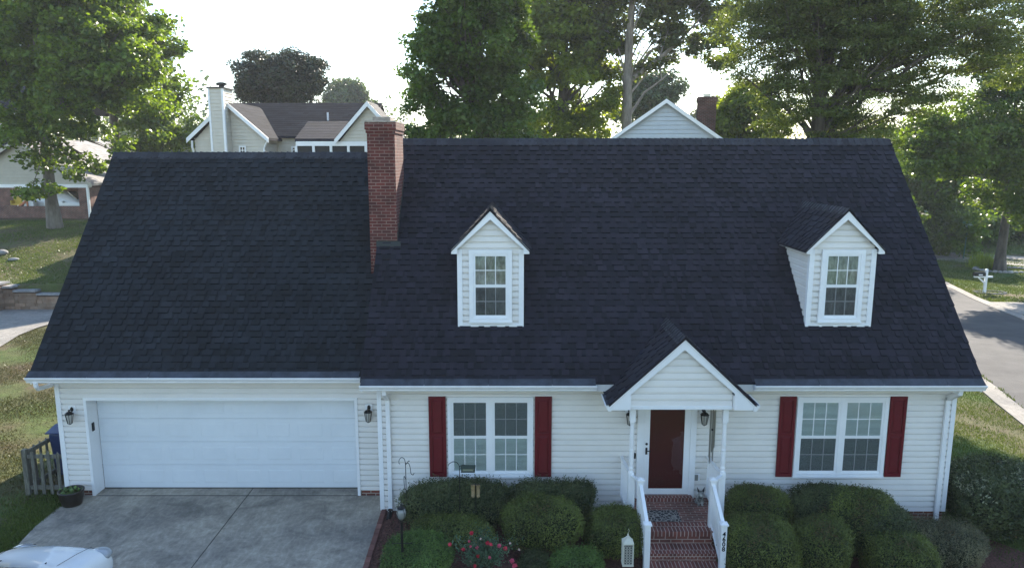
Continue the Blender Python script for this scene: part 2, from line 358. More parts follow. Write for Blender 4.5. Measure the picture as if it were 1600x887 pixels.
# driveway in two slabs with a joint
DL = [(-9.05, 15.0), (-9.12, 14.3), (-9.3, 14.1), (-9.28, 13.3), (-9.1, 12.3), (-9.1, 5)]
JX = -5.62
tag(sheet('driveway', [(JX - .012, 15.02)] + DL + [(JX + .01, 5)], .03, M['concrete'], thick=.1), kind='structure')
tag(sheet('driveway', [(JX + .012, 15.02), (JX + .03, 5), (-2.55, 5), (-2.60, 11.9), (-2.66, 13.97), (-2.69, 14.64), (-3.2, 14.64), (-3.2, 15.02)], .03, M['concrete'], thick=.1), kind='structure')
g = G().box(JX - .03, JX + .05, 5, 15, -.02, .022); g.box(-8.8, -3.25, 14.62, 14.64, .0, .0345)
tag(obj('driveway_joint', g, M['joint']), kind='structure')
# road on the right, its gutters, the cross street
def RL(y): return 16.2 + .24 * (y - 24.2)
def RR(y): return 26.6 + .24 * (y - 37.6)
tag(sheet('road', [(RL(3) + .5, 3), (RR(3) - .4, 3), (RR(61) - .4, 61), (RR(61) + 1.5, 64), (RL(64) - 2, 68), (RL(60) + .5, 60)], .02, M['asphalt'], 1), kind='structure')
tag(sheet('kerb', [(RL(3) - .15, 3), (RL(3) + .5, 3), (RL(62) + .5, 62), (RL(62) - .15, 62)], .045, M['concl'], 1, thick=.06), kind='structure')
tag(sheet('kerb', [(RR(3) - .45, 3), (RR(3) + .1, 3), (RR(60) + .1, 60), (RR(60) - .45, 60)], .045, M['concl'], 1, thick=.06), kind='structure')
tag(sheet('cross_street', [(6, 74), (RL(63), 67.5), (RR(61) + .3, 63.8), (41, 58), (62, 48), (64, 53), (45, 63.5), (32, 71), (8, 82)], .026, M['concl'], 1), kind='structure')
tag(sheet('neighbour_driveway', [(RR(38) + .1, 38), (RR(41.8) + .1, 41.8), (46, 40.5), (46, 36.5)], .05, M['concl'], 1, thick=.05), kind='structure')
# weeds along the gutter seam
def tufts(name, label, pts, hgt, wid, material, spread=.35, kindname='stuff', cat=None):
    n = len(pts); pts = np.asarray(pts); a = rng.uniform(0, 2 * np.pi, n); d = np.stack([np.cos(a), np.sin(a), np.zeros(n)], 1)
    up = np.stack([rng.normal(0, spread, n), rng.normal(0, spread, n), np.ones(n)], 1); hh = hgt * rng.uniform(.5, 1.3, (n, 1))
    tip = pts + unit(up) * hh
    q = np.stack([pts - d * wid / 2, pts + d * wid / 2, tip + d * wid * .15, tip - d * wid * .15], 1)
    return tag(quads_mesh(name, q, material), label, cat, kind=kindname)
M['blade'] = leaf_mat('grass_blades', (.05, .09, .015), (.13, .17, .045), .3, nscale=.5)
M['dryblade'] = leaf_mat('dry_grass_blades', (.055, .065, .022), (.13, .115, .055), .2, nscale=.6)
yy = rng.uniform(12, 60, 5000); xx = RL(yy) + .52 + rng.normal(0, .05, 5000); keep = (np.sin(yy * 3) + np.sin(yy * 7.3) + rng.normal(0, .5, 5000)) > .1
tufts('gutter_weeds', 'thin line of weeds growing in the seam between gutter and asphalt', np.stack([xx, yy, h(xx, yy) + .02], 1)[keep], .07, .03, M['blade'])
def scatter(n, x0, x1, y0, y1, ok):
    x = rng.uniform(x0, x1, n); y = rng.uniform(y0, y1, n); k = ok(x, y); x = x[k]; y = y[k]; return np.stack([x, y, h(x, y)], 1)
def patch(x, y, s=1.0): return np.sin(x * 1.7 * s + 2 * np.sin(y * .9 * s)) + np.sin(y * 2.1 * s + 1.5 * np.sin(x * 1.3 * s)) + rng.normal(0, .6, len(x))
tufts('lawn_grass', 'short green grass of the lawn on the road side of the white house', scatter(150000, 9.2, 20, 12, 34, lambda x, y: (x < RL(y) - .16) & (patch(x, y) > -1.3)), .05, .018, M['blade'])
tufts('yard_grass', 'patchy dry grass of the yard beside the garage', scatter(120000, -19, -9.2, 11, 28, lambda x, y: ((x < -9.7) | (y < 14.5) & (x < -9.3)) & (patch(x, y, .8) > .1)), .045, .02, M['dryblade'])
tufts('yard_grass', 'greener rim of grass along the driveway edge', scatter(26000, -10.6, -9.25, 10, 15, lambda x, y: (x + rng.normal(0, .35, len(x)) > -9.9)), .05, .02, M['blade'])
tufts('bank_grass', 'sunlit grass on the bank above the block retaining wall', scatter(90000, -34, -16, 32.2, 48, lambda x, y: patch(x, y, .6) > -.8), .055, .04, M['blade'])
tufts('corner_grass', 'grass on the street corner around the mailbox and big tree', scatter(70000, 27, 44, 38, 62, lambda x, y: (x > RR(y) + .15) & ((y < 37.9) | (y > 42)) & (patch(x, y, .6) > -1.2)), .08, .05, M['blade'])

# mulch bed, brick edging
tag(sheet('mulch_bed', [(-2.52, 11), (-2.58, 13.98), (9.0, 13.98), (10.2, 12.6), (9.6, 10), (-2.5, 10)], .02, M['mulch'], .5), kind='structure')
g = G(); y = 9.0
while y < 13.92:
    xx = -2.57 + .02 * (y - 12) * -1; g.box(xx - .045, xx + .055, y, y + .19, -.02, .052 + random.uniform(-.004, .006)); y += .2
tag(obj('brick_edging', g, mat('edging_brick', (.17, .075, .06), .9, island=.3, var=.2), bev=.006), 'row of red edging bricks between driveway and mulch bed', 'edging')

# ---------------------------------------------------------------- siding / shingle surfaces
def clip(poly, k, z, keep_above):
    out = []
    for i in range(len(poly)):
        a, b = poly[i], poly[(i + 1) % len(poly)]; ia = (a[k] >= z) == keep_above or a[k] == z; ib = (b[k] >= z) == keep_above or b[k] == z
        if ia: out.append(a)
        if ia != ib and a[k] != b[k]:
            t = (z - a[k]) / (b[k] - a[k]); out.append((a[0] + (b[0] - a[0]) * t, a[1] + (b[1] - a[1]) * t))
    return out
def siding(g, O, U, N, poly, e=.12, d=.020, z0=None, mi=0):
    """lap siding on the convex polygon poly ((u, z) pairs); U along the wall, N outward"""
    O, U, N = Vector(O), Vector(U), Vector(N); zz = [p[1] for p in poly]; z = min(zz) if z0 is None else z0
    while z < max(zz) - 1e-4:
        c = clip(clip(poly, 1, z, True), 1, z + e, False); c2 = []
        for p in c:
            if not c2 or abs(p[0] - c2[-1][0]) + abs(p[1] - c2[-1][1]) > 1e-5: c2.append(p)
        if len(c2) > 2 and abs(c2[0][0] - c2[-1][0]) + abs(c2[0][1] - c2[-1][1]) < 1e-5: c2.pop()
        if len(c2) > 2:
            gz = z + e - .038
            for lo_, hi_, fo in ((z, gz, lambda t: d - .4 * d - (d * .45) * t), (gz, z + e, None)):
                c3 = clip(clip(c2, 1, lo_, True), 1, hi_, False)
                c4 = [p for i, p in enumerate(c3) if abs(p[0] - c3[i - 1][0]) + abs(p[1] - c3[i - 1][1]) > 1e-5]
                if len(c4) < 3: continue
                if fo: f = lambda p: O + U * p[0] + Vector((0, 0, p[1])) + N * fo((p[1] - lo_) / (hi_ - lo_))
                else: f = lambda p: O + U * p[0] + Vector((0, 0, p[1])) + N * (d * .15 - N * 0) if 0 else O + U * p[0] + Vector((0, 0, p[1])) - N * d * 1.5
                g.add([f(p) for p in c4], [tuple(range(len(c4)))], mi)
            up = [p for p in clip(c2, 1, gz, False) if abs(p[1] - gz) < 1e-4]
            if len(up) >= 2:
                a, b = min(up), max(up); k0, k1 = N * (d * .15), -N * d * 1.5; w0 = Vector((0, 0, gz))
                g.add([O + U * a[0] + w0 + k0, O + U * b[0] + w0 + k0, O + U * b[0] + w0 + k1, O + U * a[0] + w0 + k1], [(0, 1, 2, 3)], mi)
            lo = [p for p in c2 if abs(p[1] - z) < 1e-4]
            if len(lo) >= 2:
                a, b = min(lo), max(lo); k0, k1 = N * (d - .4 * d), -N * (d * 1.5 + .002)
                g.add([O + U * a[0] + Vector((0, 0, z)) + k0, O + U * b[0] + Vector((0, 0, z)) + k0, O + U * b[0] + Vector((0, 0, z)) + k1, O + U * a[0] + Vector((0, 0, z)) + k1], [(0, 3, 2, 1)], mi)
        z += e
    return g
def shingles(g, P, U, Sv, L, SL, skew0=0, skew1=0, e=.143, tabs=True, mi=0):
    """courses of laminated shingles; P eave corner, U along the eave (len L), Sv unit up the slope (len SL); skew: edge shift at the top"""
    P, U, Sv = Vector(P), Vector(U).normalized(), Vector(Sv).normalized(); N = U.cross(Sv).normalized()
    if N.z < 0: N = -N
    def q(u0, u1, s0, s1, o0, o1, side=False):
        a = [P + U * u0 + Sv * s0 + N * o0, P + U * u1 + Sv * s0 + N * o0, P + U * u1 + Sv * s1 + N * o1, P + U * u0 + Sv * s1 + N * o1,
             P + U * u0 + Sv * s0, P + U * u1 + Sv * s0]
        fs = [(0, 1, 2, 3)]; g.add(a, [(4, 5, 1, 0)], mi + 1)
        if side:
            a += [P + U * u0 + Sv * s1, P + U * u1 + Sv * s1]; fs += [(4, 0, 3, 6), (1, 5, 7, 2)]
        g.add(a, fs, mi)
    n = int(math.ceil(SL / e)); wob = 0
    for i in range(n):
        s0 = i * e; s1 = min(SL, s0 + e + .012); t = s0 / SL; a = skew0 * t; b = L + skew1 * t; u = a; js = random.uniform(-.004, .004)
        while u < b - 1e-4:
            w = min(random.choice((.99, .99, .66, .33)), b - u); q(u, u + w, s0 + js, s1, .007, .001, True); u += w
        if tabs:
            u = a + random.uniform(0, .15)
            while u < b - .05:
                w = min(random.choice((.08, .11, .14, .18, .22)), b - u); q(u, u + w, s0 + js - .002, min(SL, s0 + e * .98), .026, .008, True); u += w + random.choice((.06, .09, .12, .16, .2))
    return g
def ridge_caps(g, A, B, drop, e=.14, w=.15, mi=0):
    """folded cap shingles from A to B; drop = slope of both sides"""
    A, B = Vector(A), Vector(B); D = (B - A); L = D.length; D.normalize(); side = D.cross(Vector((0, 0, 1))).normalized()
    n = int(L / e)
    for i in range(n):
        p = A + D * i * e; q = A + D * min(L, (i + 1) * e + .02); lift = .040 + random.uniform(-.004, .006); lift2 = .024
        for sg in (-1, 1):
            v = []
            for c, l in ((p, lift), (q, lift2)):
                v += [c + Vector((0, 0, l)), c + side * sg * w - Vector((0, 0, w * drop - l))]
            g.add(v + [v[0] - Vector((0, 0, .02)), v[1] - Vector((0, 0, .02))], [(0, 1, 3, 2) if sg > 0 else (0, 2, 3, 1), (0, 1, 5, 4)], mi)
    return g

# ================================================================ THE HOUSE
H0 = (0, 14, 0)
house = thing('house', 'white sided house with dark shingle roof, two dormers, red shutters and attached garage', 'house', H0)
MX0, MX1, MY = -2.68, 8.82, 14.0      # main block front wall
RX0, RX1 = -2.91, 9.02                # main roof edges
EY, EZ, RY, RZ = 13.55, 2.86, 17.9, 7.51
SLM = (RZ - EZ) / (RY - EY)
GX0, GY = -9.46, 14.65                # garage
GRX0, GEY, GEZ, GRY, GRZ = -9.67, 14.2, 2.81, 18.15, 7.19
SLG = (GRZ - GEZ) / (GRY - GEY)
X, Z1 = Vector((1, 0, 0)), 2.80
# main walls: front siding, gable sides, back
g = G(); siding(g, (0, MY, 0), (1, 0, 0), (0, -1, 0), [(MX0 + .09, .0), (MX1 - .09, 0), (MX1 - .09, Z1), (MX0 + .09, Z1)])
BY = 2 * RY - MY
siding(g, (MX1, 0, 0), (0, 1, 0), (1, 0, 0), [(MY + .09, 0), (BY, 0), (BY, Z1), (RY, Z1 + (RY - MY) * SLM), (MY + .09, Z1 + .09 * SLM)])
siding(g, (MX0, 0, 0), (0, 1, 0), (-1, 0, 0), [(MY + .09, 0), (BY, 0), (BY, Z1), (RY, Z1 + (RY - MY) * SLM), (MY + .09, Z1 + .09 * SLM)])
siding(g, (0, BY, 0), (1, 0, 0), (0, 1, 0), [(MX0, 0), (MX1, 0), (MX1, Z1), (MX0, Z1)])
obj('wall', g, M['siding'], house)
g = G()
for xx in (MX0, MX1 - .09): g.box(xx, xx + .09, MY - .022, MY + .09, 0, Z1).mark()
obj('corner_board', g, M['white'], house, bev=.004)
g = G(); g.box(MX0 + .02, MX1 - .03, MY + .02, BY - .02, -.75, -.002); g.box(GX0 + .03, GX0 + .54, GY + .02, GY + .3, -.3, .148); g.box(-3.2, MX0 + .02, GY + .02, GY + .3, -.3, .148); g.box(GX0 + .03, MX0, GY + .45, 2 * GRY - GY, -.5, .01); g.box(GX0 + .03, GX0 + .2, GY + .3, GY + .45, -.3, .148)
obj('foundation', g, M['brick'], house)
# garage walls around the door opening
OX0, OX1, OZ, DY = -8.84, -3.27, 2.13, 15.0
g = G()
siding(g, (0, GY, 0), (1, 0, 0), (0, -1, 0), [(GX0 + .09, .15), (OX0 - .06, .15), (OX0 - .06, OZ + .06), (GX0 + .09, OZ + .06)], z0=.15)
siding(g, (0, GY, 0), (1, 0, 0), (0, -1, 0), [(OX1 + .06, .15), (MX0, .15), (MX0, OZ + .06), (OX1 + .06, OZ + .06)], z0=.15)
siding(g, (0, GY, 0), (1, 0, 0), (0, -1, 0), [(GX0 + .09, OZ + .06), (MX0, OZ + .06), (MX0, 2.84), (GX0 + .09, 2.84)], z0=.15 + .12 * 17)
GBY = 2 * GRY - GY
siding(g, (GX0, 0, 0), (0, 1, 0), (-1, 0, 0), [(GY + .09, .15), (GBY, .15), (GBY, 2.84), (GRY, 2.84 + (GRY - GY) * SLG), (GY + .09, 2.84 + .09 * SLG)])
siding(g, (0, GBY, 0), (1, 0, 0), (0, 1, 0), [(GX0, .15), (MX0, .15), (MX0, 2.84), (GX0, 2.84)])
obj('wall', g, M['siding'], house)
obj('corner_board', G().box(GX0 - .01, GX0 + .09, GY - .022, GY + .09, .14, 2.84), M['white'], house, bev=.004)
g = G()
g.box(OX0 - .06, OX0, GY - .025, DY, 0.03, OZ + .06); g.box(OX1, OX1 + .06, GY - .025, DY, 0.03, OZ + .06); g.box(OX0, OX1, GY - .025, DY, OZ, OZ + .06)
obj('garage_door_trim', g, M['white'], house, bev=.004)
# garage door: four sections with long shallow panels
g = G(); n = 4; hh = (OZ - .04) / n
g.box(OX0, OX1, DY + .03, DY + .06, .04, OZ)
for i in range(n):
    z0 = .045 + i * hh; z1 = z0 + hh - .006
    g.box(OX0 + .005, OX1 - .005, DY, DY + .03, z0, z1)
    k = 8; w = (OX1 - OX0) / k
    for j in range(k):
        a, b = OX0 + j * w + .09, OX0 + (j + 1) * w - .09; c0, c1 = z0 + .11, z1 - .11
        f = .02
        g.add([(a, DY - .0015, c0), (b, DY - .0015, c0), (b, DY - .0015, c1), (a, DY - .0015, c1), (a + f, DY - .0055, c0 + f), (b - f, DY - .0055, c0 + f), (b - f, DY - .0055, c1 - f), (a + f, DY - .0055, c1 - f)],
              [(0, 1, 5, 4), (1, 2, 6, 5), (2, 3, 7, 6), (3, 0, 4, 7), (4, 5, 6, 7)])
gd = obj('garage_door', g, M['gdoor'], house)
obj('seal', G().box(OX0, OX1, DY - .012, DY + .03, .028, .045), M['rubber'], gd)
g = G().box(OX0 + .001, OX0 + .022, GY + .09, GY + .17, 1.42, 1.6); obj('keypad', g, M['black'], house, bev=.006)

# roofs
def slope_dirs(sl): v = Vector((0, 1, sl)); v.normalize(); return v
def gable_roof(x0, x1, ey, ez, ry, rz, material, underz=.05):
    sl = (rz - ez) / (ry - ey); SL = math.hypot(ry - ey, rz - ez)
    g = G(); shingles(g, (x0, ey, ez), X, (0, ry - ey, rz - ez), x1 - x0, SL)
    shingles(g, (x0, 2 * ry - ey, ez), X, (0, ey - ry, rz - ez), x1 - x0, SL, tabs=False, e=.286)
    for sgn in (1, -1):   # deck under the shingles
        y0 = ey if sgn > 0 else 2 * ry - ey
        g.prism([(x0 + .01, y0, ez - .002), (x0 + .01, ry, rz - .002), (x0 + .01, ry, rz - .04), (x0 + .01, y0, ez - .04)], (x1 - x0 - .02, 0, 0))
    return obj('roof', g, [material, M['edge']], house)
r1 = gable_roof(RX0, RX1, EY, EZ, RY, RZ, M['shingle'])
r2 = gable_roof(GRX0, MX0 - .03, GEY, GEZ, GRY, GRZ, M['shingle_b'])
for rr, a, b, sl in ((r1, (RX0, RY, RZ), (RX1, RY, RZ), SLM), (r2, (GRX0, GRY, GRZ), (MX0, GRY, GRZ), SLG)):
    obj('ridge_cap', ridge_caps(G(), a, b, sl), M['ridge'], rr)
# rake boards
g = G()
def rake(g, x0, x1, ey, ez, ry, rz, wdt=.15):
    for s in (0, 1):
        y0 = ey if not s else 2 * ry - ey
        g.prism([(x0, y0, ez - .042), (x0, ry, rz - .042), (x0, ry, rz - .042 - wdt), (x0, y0, ez - .042 - wdt)], (x1 - x0, 0, 0))
rake(g, RX0 + .01, RX0 + .04, EY, EZ, RY, RZ); g.mark(); rake(g, RX1 - .04, RX1 - .01, EY, EZ, RY, RZ); g.mark(); rake(g, GRX0 + .01, GRX0 + .04, GEY, GEZ, GRY, GRZ)
obj('rake_board', g, M['white'], house)
# soffits and fascia
g = G(); g.box(RX0 + .04, RX1 - .04, EY + .03, MY, EZ - .17, EZ - .15)
g.box(RX0 + .04, RX1 - .04, EY + .005, EY + .03, EZ - .18, EZ - .045).mark(); g.box(GRX0 + .04, MX0, GEY + .03, GY, GEZ - .17, GEZ - .15); g.box(GRX0 + .04, RX0, GEY + .005, GEY + .03, GEZ - .18, GEZ - .045)
obj('soffit', g, M['soffit'], house)
def gutter(x0, x1, y, z):      # K-style gutter along X; y = its back
    g = G(); pr = [(y, z - .115), (y - .065, z - .115), (y - .075, z - .075), (y - .105, z - .045), (y - .115, z - .02), (y - .115, z), (y - .10, z), (y - .10, z - .012), (y, z - .012)]
    g.prism([(x0, a, b) for a, b in pr], (x1 - x0, 0, 0)); return g
def guard(x0, x1, y, z):
    g = G(); u = x0
    while u < x1 - .01:
        w = min(1.22, x1 - u); dz = random.uniform(-.004, .006)
        g.prism([(u, y + .02, z + .035 + .02 * 1.09 + .044 + dz), (u, y - .0, z + .035 + .044 + dz), (u, y - .105, z + .004 + dz), (u, y - .105, z - .002 + dz), (u, y - .0, z + .035 + .038 + dz), (u, y + .02, z + .035 + .02 * 1.09 + .038 + dz)], (w - .006, 0, 0)); u += w
    return g
PX = 3.12                                  # porch axis
GZ = EZ - .035
for a, b, yy, zz in ((RX0 + .0, 1.62, EY + .005, GZ), (4.62, RX1 + .02, EY + .005, GZ), (GRX0 - .03, RX0 - .11, GEY + .005, GEZ - .03)):
    gt = obj('gutter', gutter(a, b, yy, zz), M['fascia'], house, bev=.004)
    obj('gutter_guard', guard(a + .02, b - .02, yy, zz), M['guard'], gt)
def downspout(x, zb, y=MY, dirx=1):
    g = G(); w = .085
    g.box(x - w / 2, x + w / 2, y - .085, y - .025, zb, EZ - .42)
    g.prism([(x - w / 2, y - .45, EZ - .15), (x - w / 2, y - .37, EZ - .15), (x - w / 2, y - .36, EZ - .22), (x - w / 2, y - .03, EZ - .40), (x - w / 2, y - .03, EZ - .48), (x - w / 2, y - .10, EZ - .48), (x - w / 2, y - .43, EZ - .27)], (w, 0, 0))
    g.prism([(x - w / 2 + .003, y - .085, zb + .001), (x - w / 2 + .003, y - .024, zb + .001), (x - w / 2 + .003, y - .13, zb - .10), (x - w / 2 + .003, y - .19, zb - .06)], (w - .006, 0, 0))
    return g
obj('downspout', downspout(-2.46, .12), M['fascia'], house, bev=.008)
obj('downspout', downspout(8.62, -.16), M['fascia'], house, bev=.008)
obj('drain_pipe', G().tube([(-2.46, 13.9, .09), (-2.46, 13.85, .04), (-2.46, 13.6, .0)], .05, 8), M['rubber'], house)
g = G(); g.tube([(-9.52, GEY - .05, GEZ - .14), (-9.52, GEY - .04, GEZ - .22), (-9.54, GEY + .04, GEZ - .30), (-9.53, GY - .1, GEZ - .34), (-9.50, GY + .22, GEZ - .36)], .045, 8)
g.box(GX0 - .09, GX0 - .02, GY + .15, GY + .24, .1, GEZ - .3)
obj('downspout', g, M['fascia'], house)

# windows on a wall facing -Y
def window(parent, x0, x1, z0, z1, Y, units, dark_lower, cas=.075, name='window', blind=None, headed=True):
    g = G(); f = .048; b0, b1 = Y - f, Y - .002
    g.box(x0, x1, b0, b1, z1 - cas, z1); g.box(x0, x1, b0, b1, z0, z0 + cas)
    g.box(x0, x0 + cas, b0, b1, z0 + cas, z1 - cas); g.box(x1 - cas, x1, b0, b1, z0 + cas, z1 - cas)
    g.box(x0 - .012, x1 + .012, b0 - .012, b0 + .03, z0 - .02, z0 + .018)
    ux0, ux1 = x0 + cas, x1 - cas; mull = .09; w = (ux1 - ux0 - mull * (units - 1)) / units
    panes = []
    for k in range(units):
        a = ux0 + k * (w + mull); b = a + w; s = .042
        if k < units - 1: g.box(b, b + mull, b0 + .004, b1, z0 + cas, z1 - cas)
        zm = (z0 + z1) / 2
        for lo, hi, up in ((z0 + cas, zm, 0), (zm, z1 - cas, 1)):
            d = Y - (.034 if up else .026)
            g.box(a, b, d, b1, hi - s * (.7 if not up else 1), hi); g.box(a, b, d, b1, lo, lo + s * (.7 if up else 1.2))
            l2, h2 = lo + s * (.7 if up else 1.2), hi - s * (.7 if not up else 1)
            g.box(a, a + s, d, b1, l2, h2); g.box(b - s, b, d, b1, l2, h2)
            for j in (1, 2):
                xm = a + s + (b - a - 2 * s) * j / 3; g.box(xm - .008, xm + .008, Y - .0215, Y - .0185, l2, h2)
            g.box(a + s, b - s, Y - .0225, Y - .0182, (l2 + h2) / 2 - .008, (l2 + h2) / 2 + .008)
            panes.append((a + s, b - s, l2, h2, up))
    wn = obj(name, g, M['white'], parent)
    for a, b, c, d, up in panes:
        obj('pane', G().box(a, b, Y - .018, Y - .0165, c, d), M['glass'], wn if parent.parent is None else parent)
        isdark = (up == 0) == dark_lower
        obj('blind' if not isdark else 'screen', G().box(a, b, Y - .0245, Y - .0238, c, d) if isdark else G().box(a, b, Y - .0158, Y - .0148, c, d), M['screen'] if isdark else (blind or M['blind']), wn if parent.parent is None else parent)
        if isdark: obj('blind', G().box(a, b, Y - .0158, Y - .0148, c, d), blind or M['blind'], wn if parent.parent is None else parent)
    return wn
window(house, -1.28, .42, .76, 2.43, MY, 2, False)  # upper-sash screens added to darken the panes, standing in for dark reflection
window(house, 5.66, 7.47, .76, 2.43, MY, 2, True)
def shutter(x0, x1, z0, z1, Y):
    g = G(); s = .055; ms = .07; zm = z0 + (z1 - z0) * .53
    g.box(x0 + .002, x1 - .002, Y - .022, Y - .013, z0 + .002, z1 - .002)
    g.box(x0, x0 + s, Y - .045, Y - .022, z0, z1); g.box(x1 - s, x1, Y - .045, Y - .022, z0, z1)
    for a, b in ((z0, z0 + .07), (zm - ms / 2, zm + ms / 2), (z1 - .07, z1)): g.box(x0 + s, x1 - s, Y - .045, Y - .022, a, b)
    for a, b in ((z0 + .07, zm - ms / 2), (zm + ms / 2, z1 - .07)):
        f = .03; e0 = .008; p = [(x0 + s + e0, a + e0), (x1 - s - e0, a + e0), (x1 - s - e0, b - e0), (x0 + s + e0, b - e0)]; q = [(x0 + s + e0 + f, a + e0 + f), (x1 - s - e0 - f, a + e0 + f), (x1 - s - e0 - f, b - e0 - f), (x0 + s + e0 + f, b - e0 - f)]
        g.add([(u, Y - .023, v) for u, v in p] + [(u, Y - .038, v) for u, v in q], [(0, 1, 5, 4), (1, 2, 6, 5), (2, 3, 7, 6), (3, 0, 4, 7), (4, 5, 6, 7)])
    return obj('shutter', g, M['red'], house)
for a, b in ((-1.655, -1.315), (.455, .79), (5.31, 5.635), (7.50, 7.83)): shutter(a, b, .76, 2.44, MY)

# dormers
def dormer(cx):
    FY = 14.41; hw = .645; zb, zt = 3.76, 5.30; rw, apex, ez = .765, 6.10, 5.31; oy = 14.29
    yr = lambda z: EY + (z - EZ) / SLM
    sl = (apex - ez) / rw
    g = G(); siding(g, (cx, FY, 0), (1, 0, 0), (0, -1, 0), [(-hw + .02, zb), (hw - .02, zb), (hw - .02, zt + .06), (0, zt + .06 + (hw - .02) * sl), (-hw + .02, zt + .06)], e=.122)
    for s in (-1, 1):
        siding(g, (cx + s * hw, 0, 0), (0, 1, 0), (s, 0, 0), [(FY + .07, zb + .07), (yr(zt + .1) + .1, zt + .1), (FY + .07, zt + .1)], e=.122, d=.008)
    d = obj('dormer', g, M['siding'], house)
    g = G()
    for s in (-1, 1):
        a, b = sorted((cx + s * (hw + .014), cx + s * (hw - .085))); g.box(a, b, FY - .025, FY + .07, zb - .03, zt + .02).mark()
    g.box(cx - hw + .085, cx + hw - .085, FY - .026, FY - .001, zb - .03, zb + .05)
    obj('corner_board', g, M['white'], d, bev=.003)
    # rake boards: chevron with squared-off ends
    g = G(); wv = .125; zb2 = ez - .035
    for s in (-1, 1):
        P = [(cx, apex - .012), (cx, apex - .012 - wv * math.sqrt(1 + sl * sl)), (cx + s * (hw + .005), zb2 + .055), (cx + s * (hw + .005), zb2 - .04), (cx + s * rw, zb2 - .04), (cx + s * rw, ez - .012 + .02)]
        g.prism([(u, oy, v) for u, v in P], (0, .03, 0))
        a, b = sorted((cx + s * (rw - .008), cx + s * (hw + .012))); g.box(a, b, oy + .03, yr(ez) + .1, zb2 - .035, zb2 - .02)
        a, b = sorted((cx + s * rw, cx + s * (rw - .015))); g.box(a, b, oy + .03, yr(ez) + .1, zb2 - .035, ez - .01)
    obj('rake_board', g, M['white'], d)
    g = G(); yb = yr(apex) + .25
    for s in (-1, 1):
        shingles(g, (cx + s * (rw + .03), oy - .02, ez - .02), (0, 1, 0), (-s * rw, 0, apex - ez), yb - oy, math.hypot(rw + .03, apex - ez + .02) - .0)
        g.prism([(cx + s * (rw + .025), oy - .015, ez - .03), (cx, oy - .015, apex - .003), (cx, oy - .015, apex - .03), (cx + s * (rw + .025), oy - .015, ez - .055)], (0, yb - oy, 0))
    obj('dormer_roof', g, [M['shingle'], M['edge']], d)
    obj('ridge_cap', ridge_caps(G(), (cx, oy - .03, apex + .0), (cx, yb - .1, apex), sl, w=.12), M['ridge'], d)
    window(d, cx - .425, cx + .425, 3.86, 5.31, FY - .014, 1, True, cas=.085, name='window_frame', blind=M['dark_room'])
dormer(-.425); dormer(6.53)

# chimney
g = G(); CX0, CX1, CY0, CY1 = -3.06, -2.475, 15.81, 17.0
g.box(CX0, CX1, CY0, CY1, 2.0, 7.60); g.box(CX0 - .02, CX1 + .02, CY0 - .02, CY1 + .02, 7.60, 7.67); g.box(CX0 - .038, CX1 + .038, CY0 - .038, CY1 + .038, 7.67, 7.815)
ch = obj('chimney', g, brick_mat('chimney_brick', (.125, .026, .019), (.07, .018, .015), (.19, .12, .10), ms=.009), house)
g = G().box(CX0 - .034, CX1 + .034, CY0 - .034, CY1 + .034, 7.815, 7.85); g.box(-2.98, -2.6, 16.1, 16.6, 7.85, 7.95)
obj('chimney_crown', g, mat('mortar_crown', (.30, .26, .22), .95, var=.3, vscale=6), ch, bev=.01)
g = G()
for i in range(7):
    y0 = CY0 + .0 + i * .17; g.box(CX1 + .001, CX1 + .006, y0, y0 + .18, EZ + (y0 - EY) * SLM - .1, EZ + (y0 + .1 - EY) * SLM + .12)
g.add([(CX0 + .14, CY0 - .09, EZ + (CY0 - .09 - EY) * SLM + .025), (CX1 + .08, CY0 - .09, EZ + (CY0 - .09 - EY) * SLM + .025), (CX1 + .08, CY0 + .0, EZ + (CY0 - EY) * SLM + .035), (CX0 + .14, CY0 + .0, EZ + (CY0 - EY) * SLM + .035)], [(0, 1, 2, 3)])
g.box(CX0 + .13, CX1 + .01, CY0 - .006, CY0 - .001, EZ + (CY0 - EY) * SLM - .05, EZ + (CY0 - EY) * SLM + .05)
obj('flashing', g, mat('dark_flashing', (.035, .04, .035), .7), ch)

# porch
FY = 12.97; ap, ezp, rwp = 3.90, 2.66, 1.32; slp = (ap - ezp) / rwp
yr = lambda z: EY + (z - EZ) / SLM
g = G(); siding(g, (PX, FY, 0), (1, 0, 0), (0, -1, 0), [(-.93, 2.60), (.93, 2.60), (.93, ezp + (rwp - .93) * slp), (0, ap - .03), (-.93, ezp + (rwp - .93) * slp)], e=.13)
pg = obj('porch_gable', g, M['siding'], house)
g = G(); g.box(PX - .93, PX + .93, FY - .02, FY + .2, 2.53, 2.60)
for s in (-1, 1):
    a, b = sorted((PX + s * .93, PX + s * .78)); g.box(a, b, FY + .2, MY - .02, 2.53, 2.68)
obj('beam', g, M['white'], pg, bev=.004)
obj('ceiling', G().box(PX - .93, PX + .93, FY + .02, MY - .02, 2.66, 2.675), M['white'], pg)
g = G(); oy = FY - .09; wv = .15
for s in (-1, 1):
    P = [(PX, ap - .015), (PX, ap - .015 - wv * math.sqrt(1 + slp * slp)), (PX + s * .95, ezp + (rwp - .95) * slp - .16), (PX + s * .95, 2.545), (PX + s * (rwp - .03), 2.545), (PX + s * (rwp - .01), ezp - .005)]
    g.prism([(u, oy, v) for u, v in P], (0, .03, 0)); a, b = sorted((PX + s * .95, PX + s * (rwp - .03))); g.box(a, b, oy + .03, MY - .02, 2.548, 2.56)
    a, b = sorted((PX + s * .952, PX + s * .938)); g.box(a, b, oy + .03, MY - .02, 2.56, ezp + .15)
    a, b = sorted((PX + s * (rwp - .03), PX + s * (rwp - .045))); g.box(a, b, oy + .03, EY + .1, 2.56, ezp - .02)
obj('rake_board', g, M['white'], pg)
